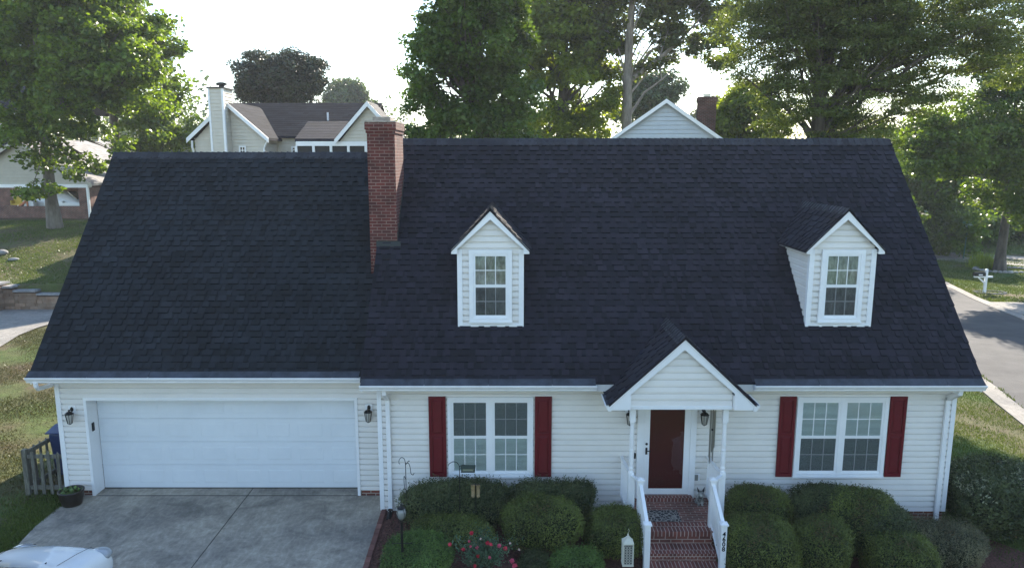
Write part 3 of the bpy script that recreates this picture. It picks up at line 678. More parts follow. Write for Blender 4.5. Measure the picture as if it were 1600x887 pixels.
g = G(); yb = yr(ap) + .2
for s in (-1, 1):
    shingles(g, (PX + s * (rwp + .03), oy - .03, ezp - .02), (0, 1, 0), (-s * rwp, 0, ap - ezp), yb - oy, math.hypot(rwp + .03, ap - ezp + .02))
    g.prism([(PX + s * (rwp + .025), oy - .02, ezp - .025), (PX, oy - .02, ap - .003), (PX, oy - .02, ap - .03), (PX + s * (rwp + .025), oy - .02, ezp - .05)], (0, yb - oy, 0))
obj('porch_roof', g, [M['shingle'], M['edge']], pg)
obj('ridge_cap', ridge_caps(G(), (PX, oy - .04, ap), (PX, yb - .05, ap), slp), M['ridge'], pg)
for s in (-1, 1):
    pr = [(0, .0), (.065, 0), (.075, -.03), (.11, -.06), (.12, -.085), (.12, -.1)]
    prof = [(0, -.115), (.065, -.115), (.075, -.075), (.105, -.045), (.115, -.02), (.115, 0), (.10, 0), (.10, -.012), (0, -.012)]
    x0 = PX + s * (rwp - .02)
    gt = obj('gutter', G().prism([(x0 + s * a, oy - .01, ezp - .02 + b) for a, b in prof], (0, EY - oy - .02, 0)), M['fascia'], house)
    obj('gutter_guard', G().prism([(x0 - s * .02, oy, ezp + .012), (x0 + s * .095, oy, ezp - .016), (x0 + s * .095, oy, ezp - .022), (x0 - s * .02, oy, ezp + .0)], (0, EY - oy - .04, 0)), M['guard'], gt)
# posts
PY = 13.12
def turned_post(x):
    g = G(); w = .052; zb, zt = .30, 2.54
    g.box(x - w, x + w, PY - w, PY + w, zt - .30, zt - .002); g.box(x - w, x + w, PY - w, PY + w, zb, zb + .95)
    prof = [(.05, zb + .95), (.036, zb + .98), (.047, zb + 1.01), (.047, zb + 1.03), (.037, zb + 1.06), (.045, zb + 1.15), (.043, zb + 1.32), (.037, zb + 1.35), (.047, zb + 1.38), (.037, zb + 1.41), (.042, zb + 1.5), (.038, zt - .36), (.047, zt - .33), (.05, zt - .30)]
    g.lathe(x, PY, prof, 14); return obj('porch_post', g, M['white'], house, bev=.004)
turned_post(2.25); turned_post(3.98)
# brick landing and steps
L0, L1 = 2.28, 3.95
g = G(); g.box(L0, L1, 12.94, MY - .015, -.6, .30); g.box(2.60, 3.62, MY - .19, MY - .016, .30, .38)
g.box(L0 + .12, L1 - .25, 12.62, 12.94, -.6, .21); st = [(12.62, .055), (12.28, -.10), (11.94, -.255), (11.6, -.41)]
SX0, SX1 = 2.42, 3.70
for i, (y1, z) in enumerate(st[:3]): g.box(SX0 + .002, SX1 - .002, y1 - .34, y1, -.9, z - .09)
steps = obj('brick_steps', g, M['paver'], house)
g = G(); g.box(SX0 - .02, SX1 + .02, 12.60, 12.94, .21, .304).mark()
for y1, z in st[:3]: g.box(SX0, SX1, y1 - .35, y1 - .001, z - .09, z).mark()
g.box(2.60, 3.62, MY - .2, MY - .1, .302, .384)
obj('nosing', g, M['soldier'], steps)
# railings
def baluster(g, x, y, z0, z1): g.box(x - .014, x + .014, y - .014, y + .014, z0, z1)
def railing(x0, y0, z0, x1, y1, z1, n, hgt=.86):
    g = G(); a = Vector((x0, y0, 0)); b = Vector((x1, y1, 0))
    def bar(za, zb, w, t):
        d = (b - a).normalized(); s = Vector((-d.y, d.x, 0)) * w
        v = [a + s + Vector((0, 0, za)), a - s + Vector((0, 0, za)), a - s + Vector((0, 0, za + t)), a + s + Vector((0, 0, za + t))]
        w_ = [b + s + Vector((0, 0, zb)), b - s + Vector((0, 0, zb)), b - s + Vector((0, 0, zb + t)), b + s + Vector((0, 0, zb + t))]
        g.add(v + w_, [(0, 1, 2, 3), (7, 6, 5, 4), (0, 4, 5, 1), (1, 5, 6, 2), (2, 6, 7, 3), (3, 7, 4, 0)])
    bar(z0 + hgt, z1 + hgt, .032, .04); r = obj('railing', g, M['white'], house, bev=.004)
    g = G(); bar(z0 + .07, z1 + .07, .025, .04); obj('bottom_rail', g, M['white'], r, bev=.004)
    for k in range(n):
        t = (k + .5) / n; x = x0 + (x1 - x0) * t; y = y0 + (y1 - y0) * t; z = z0 + (z1 - z0) * t
        gg = G(); baluster(gg, x, y, z + .105, z + hgt + .002); obj('baluster', gg, M['white'], r)
    return r
def newel(x, y, zb, zt):
    g = G(); w = .052; g.box(x - w, x + w, y - w, y + w, zb, zt - .05)
    g.box(x - w - .02, x + w + .02, y - w - .02, y + w + .02, zt - .05, zt - .02)
    g.add([(x - w - .01, y - w - .01, zt - .02), (x + w + .01, y - w - .01, zt - .02), (x + w + .01, y + w + .01, zt - .02), (x - w - .01, y + w + .01, zt - .02), (x, y, zt + .012)], [(0, 1, 4), (1, 2, 4), (2, 3, 4), (3, 0, 4), (3, 2, 1, 0)])
    return obj('newel_post', g, M['white'], house, bev=.004)
newel(2.38, 12.80, .3, 1.27); newel(3.72, 12.80, .3, 1.27)
NF = 12.02
newel(2.38, NF, -.5, .80); nwr = newel(3.72, NF, -.5, .80)
railing(2.2, MY - .02, .3, 2.24, PY + .05, .3, 7); railing(3.93, MY - .02, .3, 3.97, PY + .05, .3, 7)
railing(2.27, PY - .05, .3, 2.38, 12.85, .3, 2); railing(3.95, PY - .05, .3, 3.75, 12.85, .3, 2)
railing(2.38, 12.75, .26, 2.38, NF + .05, -.12, 7); railing(3.72, 12.75, .26, 3.72, NF + .05, -.12, 7)
def text_mesh(name, s, size, loc, rot, material, parent, ext=.003, ls=.95):
    cu = bpy.data.curves.new(name, 'FONT'); cu.body = s; cu.size = size; cu.extrude = ext; cu.align_x = 'CENTER'; cu.space_line = ls; cu.offset = size * .022
    t = bpy.data.objects.new('tmp', cu); C.objects.link(t); bpy.context.view_layer.update()
    me = bpy.data.meshes.new_from_object(t.evaluated_get(bpy.context.evaluated_depsgraph_get())); bpy.data.objects.remove(t)
    me.name = name; o = link(name, me, material, parent); off = rootloc(parent) if parent else Vector((0, 0, 0))
    o.location = Vector(loc) - off; o.rotation_euler = rot; return o
text_mesh('house_number', '4\n6\n0\n8', .115, (3.72, NF - .056, .56), (R(90), 0, 0), M['black'], nwr, ls=.82)
# entry door
g = G(); d0, d1, dz0, dz1 = 2.64, 3.56, .385, 2.46
g.box(d0 - .14, d0, MY - .05, MY - .002, .30, dz1 + .1); g.box(d1, d1 + .12, MY - .05, MY - .002, .30, dz1 + .1); g.box(d0, d1, MY - .05, MY - .002, dz1, dz1 + .1)
obj('door_frame', g, M['white'], house, bev=.003)
door = obj('front_door', G().box(d0 + .02, d1 - .02, MY - .016, MY - .012, dz0, dz1 - .01), M['reddoor'], house)
g = G(); y0, y1 = MY - .04, MY - .018
g.box(d0 + .002, d0 + .11, y0, y1, dz0, dz1 - .01); g.box(d1 - .12, d1 - .002, y0, y1, dz0, dz1 - .01); g.box(d0 + .11, d1 - .12, y0, y1, dz0, dz0 + .12); g.box(d0 + .11, d1 - .12, y0, y1, dz1 - .08, dz1 - .01)
sd_ = obj('storm_door', g, M['white'], house, bev=.003)
obj('glass', G().box(d0 + .11, d1 - .12, MY - .03, MY - .028, dz0 + .12, dz1 - .08), glass_mat('storm_glass', (.9, .88, .88), .0), sd_)
g = G().ell((d0 + .05, y0 - .012, 1.46), (.026, .014, .026)); g.box(d0 + .03, d0 + .07, y0 - .012, y0, 1.24, 1.38); g.tube([(d0 + .05, y0 - .01, 1.33), (d0 + .05, y0 - .05, 1.33), (d0 + .13, y0 - .05, 1.32)], .011, 8)
obj('handle', g, M['black'], sd_)
obj('doorbell', G().box(d0 - .19, d0 - .155, MY - .03, MY - .012, 1.14, 1.26), M['black'], house, bev=.004)
# wall lamps
def wall_lamp(x, y, z):
    g = G().box(x - .075, x + .075, y - .028, y - .001, z - .02, z + .16); wl = obj('wall_lamp', g, M['white'], house, bev=.004)
    g = G(); g.ell((x, y - .035, z + .09), (.035, .012, .05)); g.tube([(x, y - .04, z + .08), (x, y - .10, z + .10), (x, y - .14, z + .07)], .011, 8)
    cy = y - .14
    g.lathe(x, cy, [(.012, z + .115), (.02, z + .095), (.012, z + .08), (.05, z + .065), (.088, z + .028), (.088, z + .02)], 8)
    g.lathe(x, cy, [(.02, z - .20), (.035, z - .185), (.048, z - .175)], 8)
    for k in range(8):
        t = 2 * math.pi * (k + .5) / 8; c, s = math.cos(t), math.sin(t); g.tube([(x + .047 * c, cy + .047 * s, z - .178), (x + .078 * c, cy + .078 * s, z + .02)], .0055, 4)
    obj('lantern', g, M['black'], wl); obj('glass', G().lathe(x, cy, [(.042, z - .176), (.073, z + .02)], 8), M['lampglass'], wl)
wall_lamp(-9.14, GY, 1.86); wall_lamp(-2.97, GY, 1.90); wall_lamp(3.80, MY, 2.08); wall_lamp(2.33, MY, 2.08)
g = G(); g.box(3.63, 3.79, MY - .03, MY - .001, .66, .82); ob = obj('dryer_vent', g, M['white'], house, bev=.004)
obj('vent_flap', G().box(3.67, 3.75, MY - .045, MY - .03, .68, .80), mat('grey_plastic', (.2, .2, .19), .6), ob)

# things on the porch
g = G().box(2.62, 3.22, 12.98, 13.42, .303, .318)
mt = bpy.data.materials.new('mat_pattern'); mt.use_nodes = True; _n = mt.node_tree.nodes; _l = mt.node_tree.links
tc = _n.new('ShaderNodeTexCoord'); vo = _n.new('ShaderNodeTexVoronoi'); vo.feature = 'DISTANCE_TO_EDGE'; vo.inputs['Scale'].default_value = 14; cr = _n.new('ShaderNodeValToRGB')
cr.color_ramp.elements[0].position = .06; cr.color_ramp.elements[0].color = (.28, .26, .24, 1); cr.color_ramp.elements[1].position = .12; cr.color_ramp.elements[1].color = (.03, .03, .035, 1)
_l.new(tc.outputs['Object'], vo.inputs['Vector']); _l.new(vo.outputs[0], cr.inputs[0]); _l.new(cr.outputs[0], _n['Principled BSDF'].inputs['Base Color']); _n['Principled BSDF'].inputs['Roughness'].default_value = .95
tag(obj('doormat', g, mt, loc=(2.95, 13.2, .3), bev=.005), 'black and grey patterned doormat on the brick landing', 'doormat')
dog = thing('dog_statue', 'small black and white dog statue sitting beside the front door', 'statue', (3.74, 13.72, .3))
sp = mat('black_white_glaze', (.02, .02, .02), .35, col2=(.6, .6, .56), vscale=9)
g = G(); g.ell((3.74, 13.74, .40), (.075, .085, .11)); g.ell((3.74, 13.70, .46), (.05, .05, .08)); g.ell((3.74, 13.66, .545), (.062, .06, .055)); g.ell((3.74, 13.61, .53), (.03, .04, .025))
for s in (-1, 1):
    g.tube([(3.74 + s * .035, 13.66, .33 + .1), (3.74 + s * .035, 13.65, .305)], [.022, .02], 8); g.ell((3.74 + s * .035, 13.63, .312), (.022, .035, .012)); g.ell((3.74 + s * .06, 13.74, .335), (.035, .06, .035))
obj('body', g, sp, dog, smooth=True)
for s in (-1, 1): obj('ear', G().tube([(3.74 + s * .04, 13.67, .58), (3.74 + s * .075, 13.68, .67)], [.026, .004], 6), M['black'], dog)
chm = thing('wind_chime', 'long wind chime of dull metal tubes hanging from the porch ceiling', 'wind chime', (3.84, 13.42, 2.66))
g = G().tube([(3.84, 13.42, 2.66), (3.84, 13.42, 2.42)], .003, 5); g.lathe(3.84, 13.42, [(.06, 2.40), (.065, 2.415), (.06, 2.43)], 12); g.tube([(3.84, 13.42, 2.4), (3.84, 13.42, 1.3)], .002, 4); g.lathe(3.84, 13.42, [(.02, 1.95), (.022, 1.96), (.02, 1.98)], 10); obj('top_disc', g, M['black'], chm)
for k, L in enumerate((.75, .85, .95, 1.05, 1.0)):
    t = 2 * math.pi * k / 5; x, y = 3.84 + .045 * math.cos(t), 13.42 + .045 * math.sin(t); obj('chime_tube', G().tube([(x, y, 2.35), (x, y, 2.35 - L)], .012, 8).tube([(x, y, 2.41), (x, y, 2.35)], .0015, 4), M['chrome'], chm)


tag(sheet('front_street', [(-120, -14), (120, -14), (120, -5), (-120, -5)], .05, M['asphalt'], 2), kind='structure')
tag(sheet('driveway_apron', [(-9.1, 4.99), (-9.6, -4.9), (-2.2, -4.9), (-2.55, 4.99)], .04, M['concrete'], .5), kind='structure')
HAZE = .0004
# ================================================================ garden shrubs
def br(c, k): return tuple(min(.6, x * k) for x in c)
_lm = leaf_mat
def leaf_mat(name, c1, c2, trans=.35, tint=(1.25, 1.15, .45), rough=.45, nscale=.35, k=1.0): return _lm(name, br(c1, .8 * k), br(c2, 2.4 * k), trans, tint, rough, nscale, (.16, .11, .05) if 'box' in name or 'shrub' in name or 'spirea' in name else None)
LM = {
 'box': leaf_mat('boxwood_leaf', (.032, .055, .014), (.105, .125, .030), .22, nscale=1.3),
 'boxg': leaf_mat('green_shrub_leaf', (.028, .065, .014), (.085, .135, .032), .22, nscale=1.3),
 'dark': leaf_mat('dark_shrub_leaf', (.018, .035, .014), (.06, .072, .028), .2, nscale=1.6),
 'holly': leaf_mat('hedge_leaf', (.02, .05, .018), (.075, .085, .035), .2, nscale=2),
 'spirea': leaf_mat('spirea_leaf', (.045, .06, .03), (.13, .12, .07), .25, nscale=2),
 'rose': leaf_mat('rose_leaf', (.025, .06, .03), (.07, .12, .07), .25, nscale=2),
 'pale': leaf_mat('variegated_leaf', (.15, .19, .07), (.30, .31, .18), .3, nscale=2),
}
M['twig'] = mat('shrub_twig', (.07, .05, .035), .9)
def lumpy(d, seed, amp):
    f = np.zeros(len(d)); r = np.random.default_rng(seed)
    for _ in range(7):
        k = r.normal(size=3) * 2.6; f += np.sin(d @ k + r.uniform(0, 6.3)) / 7
    return 1 + amp * f * 2
def bush_pts(n, c, r, seed, amp, power=2.6, depth=.2):
    d = unit(rng.normal(size=(n, 3))); d[:, 2] = np.where(d[:, 2] < -.55, -d[:, 2], d[:, 2])
    q = (np.abs(d) ** power).sum(1, keepdims=True) ** (-1 / power)       # superellipsoid: sheared shrubs are boxier than balls
    s = lumpy(d, seed, amp)[:, None] * (1 - depth * rng.uniform(0, 1, (n, 1)) ** 2 + .03 * rng.normal(size=(n, 1)))
    return np.array(c) + d * q * s * np.array(r), d / np.array(r)
def bush(name, label, cat, c, r, lm='box', n=11000, size=.034, amp=.08, seed=1, group=None, power=2.6, extra_blobs=(), loose=0, spray=700, core=.86):
    c = (c[0], c[1], c[2]); base = (c[0], c[1], hz(c[0], c[1]))
    P, N = [], []; g = G()
    for bc, br, k in [(c, r, 1.0)] + [((c[0] + b[0], c[1] + b[1], c[2] + b[2]), b[3], b[4]) for b in extra_blobs]:
        p, nn = bush_pts(int(n * k), bc, br, seed, amp, power); P.append(p); N.append(nn)
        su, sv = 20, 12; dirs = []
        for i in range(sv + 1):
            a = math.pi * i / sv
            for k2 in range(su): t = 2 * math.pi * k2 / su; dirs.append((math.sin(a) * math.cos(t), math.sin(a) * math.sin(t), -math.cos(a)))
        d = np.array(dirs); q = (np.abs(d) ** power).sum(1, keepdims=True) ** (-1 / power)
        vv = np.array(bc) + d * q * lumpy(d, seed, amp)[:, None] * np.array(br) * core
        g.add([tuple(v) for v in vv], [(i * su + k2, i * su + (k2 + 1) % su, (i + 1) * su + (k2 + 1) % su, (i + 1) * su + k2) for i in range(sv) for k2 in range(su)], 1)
    P = np.concatenate(P); N = unit(np.concatenate(N)); nr = unit(N + .75 * rng.normal(size=P.shape)); sz = np.full((len(P), 1), size)
    Q = leaf_quads(P, nr, sz, .6)
    if spray:   # shoots standing above the surface
        m = spray; i = rng.integers(0, len(P), m); i = i[(N[i, 2] > .3) & (P[i, 2] > c[2])]; b0 = P[i]; L = rng.uniform(.03, .10 if spray < 1000 else .16, (len(i), 1)); dr = unit(N[i] + np.array([0, 0, 1.2]) + .4 * rng.normal(size=(len(i), 3)))
        for k in range(6):
            pp = b0 + dr * L * (k + 1) / 6 + .012 * rng.normal(size=b0.shape); Q = np.concatenate([Q, leaf_quads(pp, unit(rng.normal(size=b0.shape) + N[i]), np.full((len(i), 1), size * .9), .5)])
    root = thing(name, label, cat, base, group)
    quads_mesh('foliage', Q, [LM[lm], mat(name + '_shade_leaf', (.018, .026, .010), .95, bump=.6, bscale=30)], root, off=base, extra=g)  # second slot: solid inner core, coloured dark to stand for shade between leaves
    st = G()
    for k in range(5):
        t = 6.28 * k / 5; st.tube([(c[0] + .05 * math.cos(t), c[1] + .05 * math.sin(t), base[2] - .05), (c[0] + r[0] * .4 * math.cos(t), c[1] + r[1] * .4 * math.sin(t), c[2])], [.018, .01], 6)
    obj('stem', st, M['twig'], root); return root
def pb(x0, x1, ytop, Y, zb=None, ry=None, **k):
    """shrub filling pixels x0..x1 with its top at ytop, centred at depth Y"""
    a = at(x0, ytop + 40, Y); b = at(x1, ytop + 40, Y); zt = at((x0 + x1) / 2, ytop, Y)[2]; cx = (a[0] + b[0]) / 2; rx = (b[0] - a[0]) / 2
    g0 = hz(cx, Y) if zb is None else zb
    # the visible top is a tangent: lower it a little for the depth of the shrub
    ry = ry or rx * .85; zt -= ry * .12; hgt = zt - g0
    return dict(c=(cx, Y, g0 + hgt * .5), r=(rx, ry, hgt * .53), **k)
GR = 'clipped shrubs in the front beds'
def B(label, *a, name='boxwood_shrub', cat='shrub', **k):
    kw = pb(*a, **{q: k.pop(q) for q in list(k) if q in ('zb', 'ry')}); return bush(name, label, cat, kw['c'], kw['r'], group=GR, **k)
# left bed
B('tall loose dark hedge under the left double window, beside the tan hanging boots', 634, 800, 757, 13.45, ry=.38, lm='holly', n=15000, size=.042, amp=.10, seed=3, spray=2600, power=4, name='hedge', cat='hedge')
B('narrow dark hedge against the siding between left window and porch', 800, 928, 757, 13.5, ry=.33, lm='holly', n=11000, size=.042, amp=.10, seed=4, spray=2000, power=3.6, name='hedge', cat='hedge')
B('low spreading yellow green boxwood in front of the left hedge', 645, 770, 808, 12.75, ry=.42, lm='box', n=13000, seed=5, amp=.10, power=3)
B('bright green mounded boxwood beside the garden lamp', 596, 708, 842, 11.85, ry=.6, lm='boxg', n=16000, seed=6, amp=.10)
B('large round boxwood with a brown gap, below the right red shutter of the left window', 786, 906, 776, 12.75, ry=.55, lm='box', n=19000, seed=8, amp=.09, power=2.8)
B('rounded dark boxwood against the left stair railing behind the white lantern', 915, 1001, 796, 12.65, ry=.55, lm='box', n=15000, seed=9, amp=.085, power=3)
B('small low boxwood dome at the bottom edge left of the white lantern', 858, 946, 862, 11.65, ry=.45, lm='boxg', n=9000, seed=10, amp=.085)
B('small low shrub at the bottom edge between rose bush and round boxwood', 812, 862, 868, 11.9, ry=.35, lm='dark', n=6000, seed=11, amp=.085)
# right bed
B('dark rounded boxwood against the siding just right of the porch steps', 1130, 1234, 758, 13.35, ry=.5, lm='box', n=14000, seed=12, amp=.085)
B('front round boxwood beside the newel post with the house number', 1128, 1246, 806, 12.25, ry=.6, lm='box', n=19000, seed=13, amp=.085)
B('broad dark boxwood tight under the left half of the right window', 1228, 1345, 761, 13.3, ry=.5, lm='dark', n=17000, seed=14, amp=.10, power=2.8)
B('wide dark boxwood under the right shutter, reaching highest on the wall', 1285, 1402, 765, 13.05, ry=.65, lm='box', n=19000, seed=15, amp=.10)
B('round boxwood in the middle of the front row of the right bed', 1236, 1326, 806, 12.3, ry=.55, lm='box', n=16000, seed=16, amp=.10)
B('mossy toned boxwood mound behind the front row, left of the brick foundation', 1322, 1432, 790, 12.75, ry=.6, lm='dark', n=17000, seed=17, amp=.10)
B('yellow green rounded boxwood at the right end of the front row', 1352, 1456, 828, 12.2, ry=.6, lm='box', n=17000, seed=18, amp=.085)
B('loose brownish twiggy spirea shrub at the foot of the right downspout', 1412, 1535, 822, 12.8, ry=.6, lm='spirea', n=15000, size=.03, seed=19, amp=.14, spray=1600, name='spirea_shrub')
hd = B('tall leafy hedge with pale leaf tips beyond the right corner of the house', 1482, 1640, 728, 14.1, ry=.95, lm='dark', n=34000, size=.05, seed=20, amp=.10, spray=4500, power=3, name='hedge', cat='hedge', core=.8)
kw = pb(1482, 1640, 728, 14.1, ry=.95); p, nn = bush_pts(15000, kw['c'], tuple(q * 1.02 for q in kw['r']), 20, .10, 3)
f = (p[:, 2] > kw['c'][2] + kw['r'][2] * .45) & (np.sin(p[:, 0] * 5) + np.sin(p[:, 1] * 6 + p[:, 0] * 2) + rng.normal(0, .5, len(p)) > .2)
quads_mesh('pale_leaf', leaf_quads(p[f], unit(nn)[f] + .5 * rng.normal(size=(f.sum(), 3)), np.full((f.sum(), 1), .06), .45), LM['pale'], hd, off=hd.location)
# rose bush
rz = hz(-.55, 11.75); rose = thing('rose_bush', 'leafy rose bush with pink and red blooms at the bottom edge of the left bed', 'rose bush', (-.5, 11.75, rz))
c0 = np.array(at(755, 868, 11.75)); stems = G(); L_, F_ = [], []
for k in range(70):
    a = rng.uniform(0, 6.28); rr = rng.uniform(.05, .62) ; top = np.array([-.42 + rr * math.cos(a) * 1.0, 11.75 + rr * math.sin(a) * .6, rz + rng.uniform(.45, .80) - rr * .12])
    mid = (top + np.array([-.45, 11.75, rz])) / 2 + np.array([0, 0, .1]); stems.tube([(-.45, 11.75, rz), tuple(mid), tuple(top)], [.008, .005, .003], 5)
    m = 55; t = rng.uniform(.3, 1.03, (m, 1)); base = np.where(t < .5, np.array([-.45, 11.75, rz]) + (mid - np.array([-.45, 11.75, rz])) * t * 2, mid + (top - mid) * (t * 2 - 1)); L_.append(base + .055 * rng.normal(size=(m, 3)))
L_ = np.concatenate(L_); quads_mesh('foliage', leaf_quads(L_, rng.normal(size=L_.shape) + np.array([0, -.4, .9]), np.full((len(L_), 1), .036), .62), LM['rose'], rose, off=rose.location)
obj('stem', stems, M['twig'], rose)
PK = [mat('pink_petal', (.62, .09, .16), .5, island=.25), mat('deep_pink_petal', (.55, .03, .06), .5, island=.25), mat('faded_petal', (.62, .45, .38), .6)]
for i, (x, y, s, m) in enumerate([(737, 832, .055, 1), (703, 850, .05, 1), (733, 845, .04, 0), (724, 857, .05, 1), (745, 855, .055, 0), (762, 848, .06, 1), (767, 850, .045, 1), (780, 852, .055, 0), (789, 856, .06, 1), (747, 868, .05, 1), (765, 870, .045, 0), (800, 876, .07, 0), (804, 883, .07, 0), (811, 858, .035, 2), (735, 876, .035, 2), (797, 848, .03, 2), (742, 883, .05, 1), (751, 841, .03, 2), (735, 853, .035, 0)]):
    p = np.array(at(x, y, 11.50 + (i % 3) * .06)); d = unit(rng.normal(size=(16, 3))); pts = p + d * s * .33
    quads_mesh('flower', leaf_quads(pts, d + .5 * rng.normal(size=d.shape), np.full((16, 1), s * .95), .9), PK[m], rose, off=rose.location)
# weeds in the mulch
tufts('mulch_weeds', 'low weeds and dead leaves on the red mulch strip', scatter(500, -2.45, -1.5, 11, 13.8, lambda x, y: patch(x, y, 2) > .8), .05, .03, M['dryblade'])
g = G()
for k in range(1500):
    x, y = random.uniform(-2.48, -1.6), random.uniform(10.9, 13.9); s = random.uniform(.012, .028); z = hz(x, y) + .02; g.ell((x, y, z + s * .4), (s, s * random.uniform(.6, 1), s * .7), 5, 3)
tag(obj('mulch_chips', g, mat('lava_rock', (.115, .055, .043), .95, island=.5)), 'reddish lava rock chips scattered on the bed beside the driveway', kind='stuff')

# ================================================================ garden objects
def hook(name, label, x, y, top, arms, parts=None, r=.008):
    g0 = hz(x, y); t = thing(name, label, "shepherd's hook", (x, y, g0)); obj('pole', G().tube([(x, y, g0 - .1), (x, y, top)], r, 6), M['black'], t)
    for pts in arms:
        # smooth arc through the points
        P = [Vector((x + a, y, top + b)) for a, b in pts]; Q = []
        for i in range(len(P) - 1):
            p0, p1, p2, p3 = P[max(i - 1, 0)], P[i], P[i + 1], P[min(i + 2, len(P) - 1)]
            for k in range(5):
                s = k / 5; Q.append(.5 * ((2 * p1) + (p2 - p0) * s + (2 * p0 - 5 * p1 + 4 * p2 - p3) * s * s + (3 * p1 - p0 - 3 * p2 + p3) * s ** 3))
        Q.append(P[-1]); obj('arm', G().tube(Q, r * .8, 6), M['black'], t)
    return t
hx = at(634, 740, 13.25)[0]; ht = at(634, 722, 13.25)[2]
hook('shepherds_hook', 'empty double armed black garden hook beside the white downspout', hx, 13.25, ht,
     [[(0, -.03), (-.02, .07), (-.07, .10), (-.115, .06), (-.125, -.01), (-.105, -.03)], [(0, -.05), (.06, .03), (.075, .02)], [(0, -.02), (.06, -.02), (.09, -.12), (.10, -.22), (.14, -.25), (.16, -.21)], [(0, -.35), (-.035, -.28), (-.03, -.5), (0, -.56)]])
bx = at(718, 740, 12.98)[0]; bt = at(718, 728, 12.98)[2]
hook('shepherds_hook', 'black garden hook in front of the left window that carries the bird feeder', bx, 12.98, bt,
     [[(0, 0), (-.04, .07), (-.12, .09), (-.19, .05), (-.21, .01)], [(0, 0), (.06, .03), (.14, .02), (.2, .02)]])
fd = thing('bird_feeder', 'small dark green tray bird feeder hanging before the left window', 'bird feeder', (bx + .16, 12.98, bt))
g = G(); x = bx + .16
g.box(x - .13, x + .13, 12.92, 13.04, bt - .10, bt - .085); g.prism([(x - .14, 12.90, bt - .02), (x - .14, 12.98, bt + .03), (x - .14, 13.06, bt - .02)], (.28, 0, 0)); obj('tray_and_roof', g, mat('dark_green_metal', (.03, .045, .03), .5), fd)
obj('seed_tube', G().box(x - .10, x + .10, 12.95, 13.01, bt - .085, bt - .02), mat('clear_plastic', (.25, .28, .22), .2, coat=.5), fd)
kx, ky, kz = at(743, 757, 13.0); bo = thing('boot_ornament', 'pair of tan hanging boots on a stake against the dark hedge', 'ornament', (kx, ky, hz(kx, ky)))
tan = mat('tan_suede', (.30, .22, .11), .85, var=.3, vscale=15)
obj('stake', G().tube([(kx, ky + .03, hz(kx, ky) - .05), (kx, ky + .03, kz + .02)], .007, 6).tube([(kx - .09, ky + .02, kz + .0), (kx + .09, ky + .02, kz + .0)], .006, 6), M['black'], bo)
for s in (-1, 1):
    g = G().tube([(kx + s * .048, ky, kz + .0), (kx + s * .048, ky, kz - .1), (kx + s * .046, ky, kz - .19)], [.038, .036, .033], 8); g.ell((kx + s * .05, ky - .03, kz - .205), (.034, .065, .028))
    obj('boot', g, tan, bo, smooth=True)
# garden lamp on a pole
lx, ly, _ = at(627, 800, 11.6); lz = at(627, 812, 11.6)[2]; gl = hz(lx, ly)
gp = thing('garden_lamp', 'dark garden lamp post with a clear glass globe and spiky finial by the mulch', 'garden lamp', (lx, ly, gl))
g = G().tube([(lx, ly, gl - .1), (lx, ly, lz)], .022, 8); g.lathe(lx, ly, [(.03, lz - .02), (.05, lz), (.05, lz + .015)], 8); obj('pole', g, M['black'], gp)
obj('crossbar', G().tube([(lx - .16, ly, lz - .42), (lx + .16, ly, lz - .42)], .007, 6).ell((lx - .16, ly, lz - .42), (.014,) * 3, 6, 4).ell((lx + .16, ly, lz - .42), (.014,) * 3, 6, 4), M['black'], gp)
obj('globe', G().lathe(lx, ly, [(.045, lz + .015), (.075, lz + .07), (.085, lz + .13), (.07, lz + .19), (.05, lz + .21)], 10), M['lampglass'] if 0 else mat('clear_globe', (.22, .23, .22), .12, coat=.8), gp, smooth=True)
g = G(); g.lathe(lx, ly, [(.06, lz + .21), (.07, lz + .225), (.03, lz + .25), (.008, lz + .30), (.003, lz + .38)], 8)
for k in range(5):
    t = 6.28 * k / 5; g.tube([(lx + .06 * math.cos(t), ly + .06 * math.sin(t), lz + .215), (lx + .085 * math.cos(t), ly + .085 * math.sin(t), lz + .27)], [.006, .002], 5)
for k in range(4):
    t = 6.28 * (k + .5) / 4; g.tube([(lx + .05 * math.cos(t), ly + .05 * math.sin(t), lz + .01), (lx + .092 * math.cos(t), ly + .092 * math.sin(t), lz + .13), (lx + .06 * math.cos(t), ly + .06 * math.sin(t), lz + .215)], .005, 5)
obj('cap', g, M['black'], gp)
# white lantern on its hook
wx, wy, wz0 = at(980, 880, 11.55); wz1 = at(980, 842, 11.55)[2]; 
hook('shepherds_hook', 'thin black hook beside the front newel that carries the white lantern', wx + .20, wy, wz1 + .22, [[(0, 0), (-.03, .07), (-.10, .10), (-.17, .06), (-.20, 0), (-.19, -.02)]], r=.005)
wl = thing('white_lantern', 'white square garden lantern with filigree sides hanging left of the steps', 'lantern', (wx, wy, wz0))
g = G(); w = .082; wz1b = wz1 - .05
g.box(wx - w - .012, wx + w + .012, wy - w - .012, wy + w + .012, wz0, wz0 + .025); g.box(wx - w - .006, wx + w + .006, wy - w - .006, wy + w + .006, wz1b - .01, wz1b + .012)
for a in (-1, 1):
    for b in (-1, 1): g.box(wx + a * w - .009, wx + a * w + .009, wy + b * w - .009, wy + b * w + .009, wz0 + .025, wz1b - .01)
obj('frame', g, mat('cream_metal', (.62, .60, .50), .5, var=.1), wl)
g = G(); v = []; t4 = [(-1, -1), (1, -1), (1, 1), (-1, 1)]
v = [(wx + a * (w + .012), wy + b * (w + .012), wz1b + .012) for a, b in t4] + [(wx + a * .03, wy + b * .03, wz1b + .085) for a, b in t4]
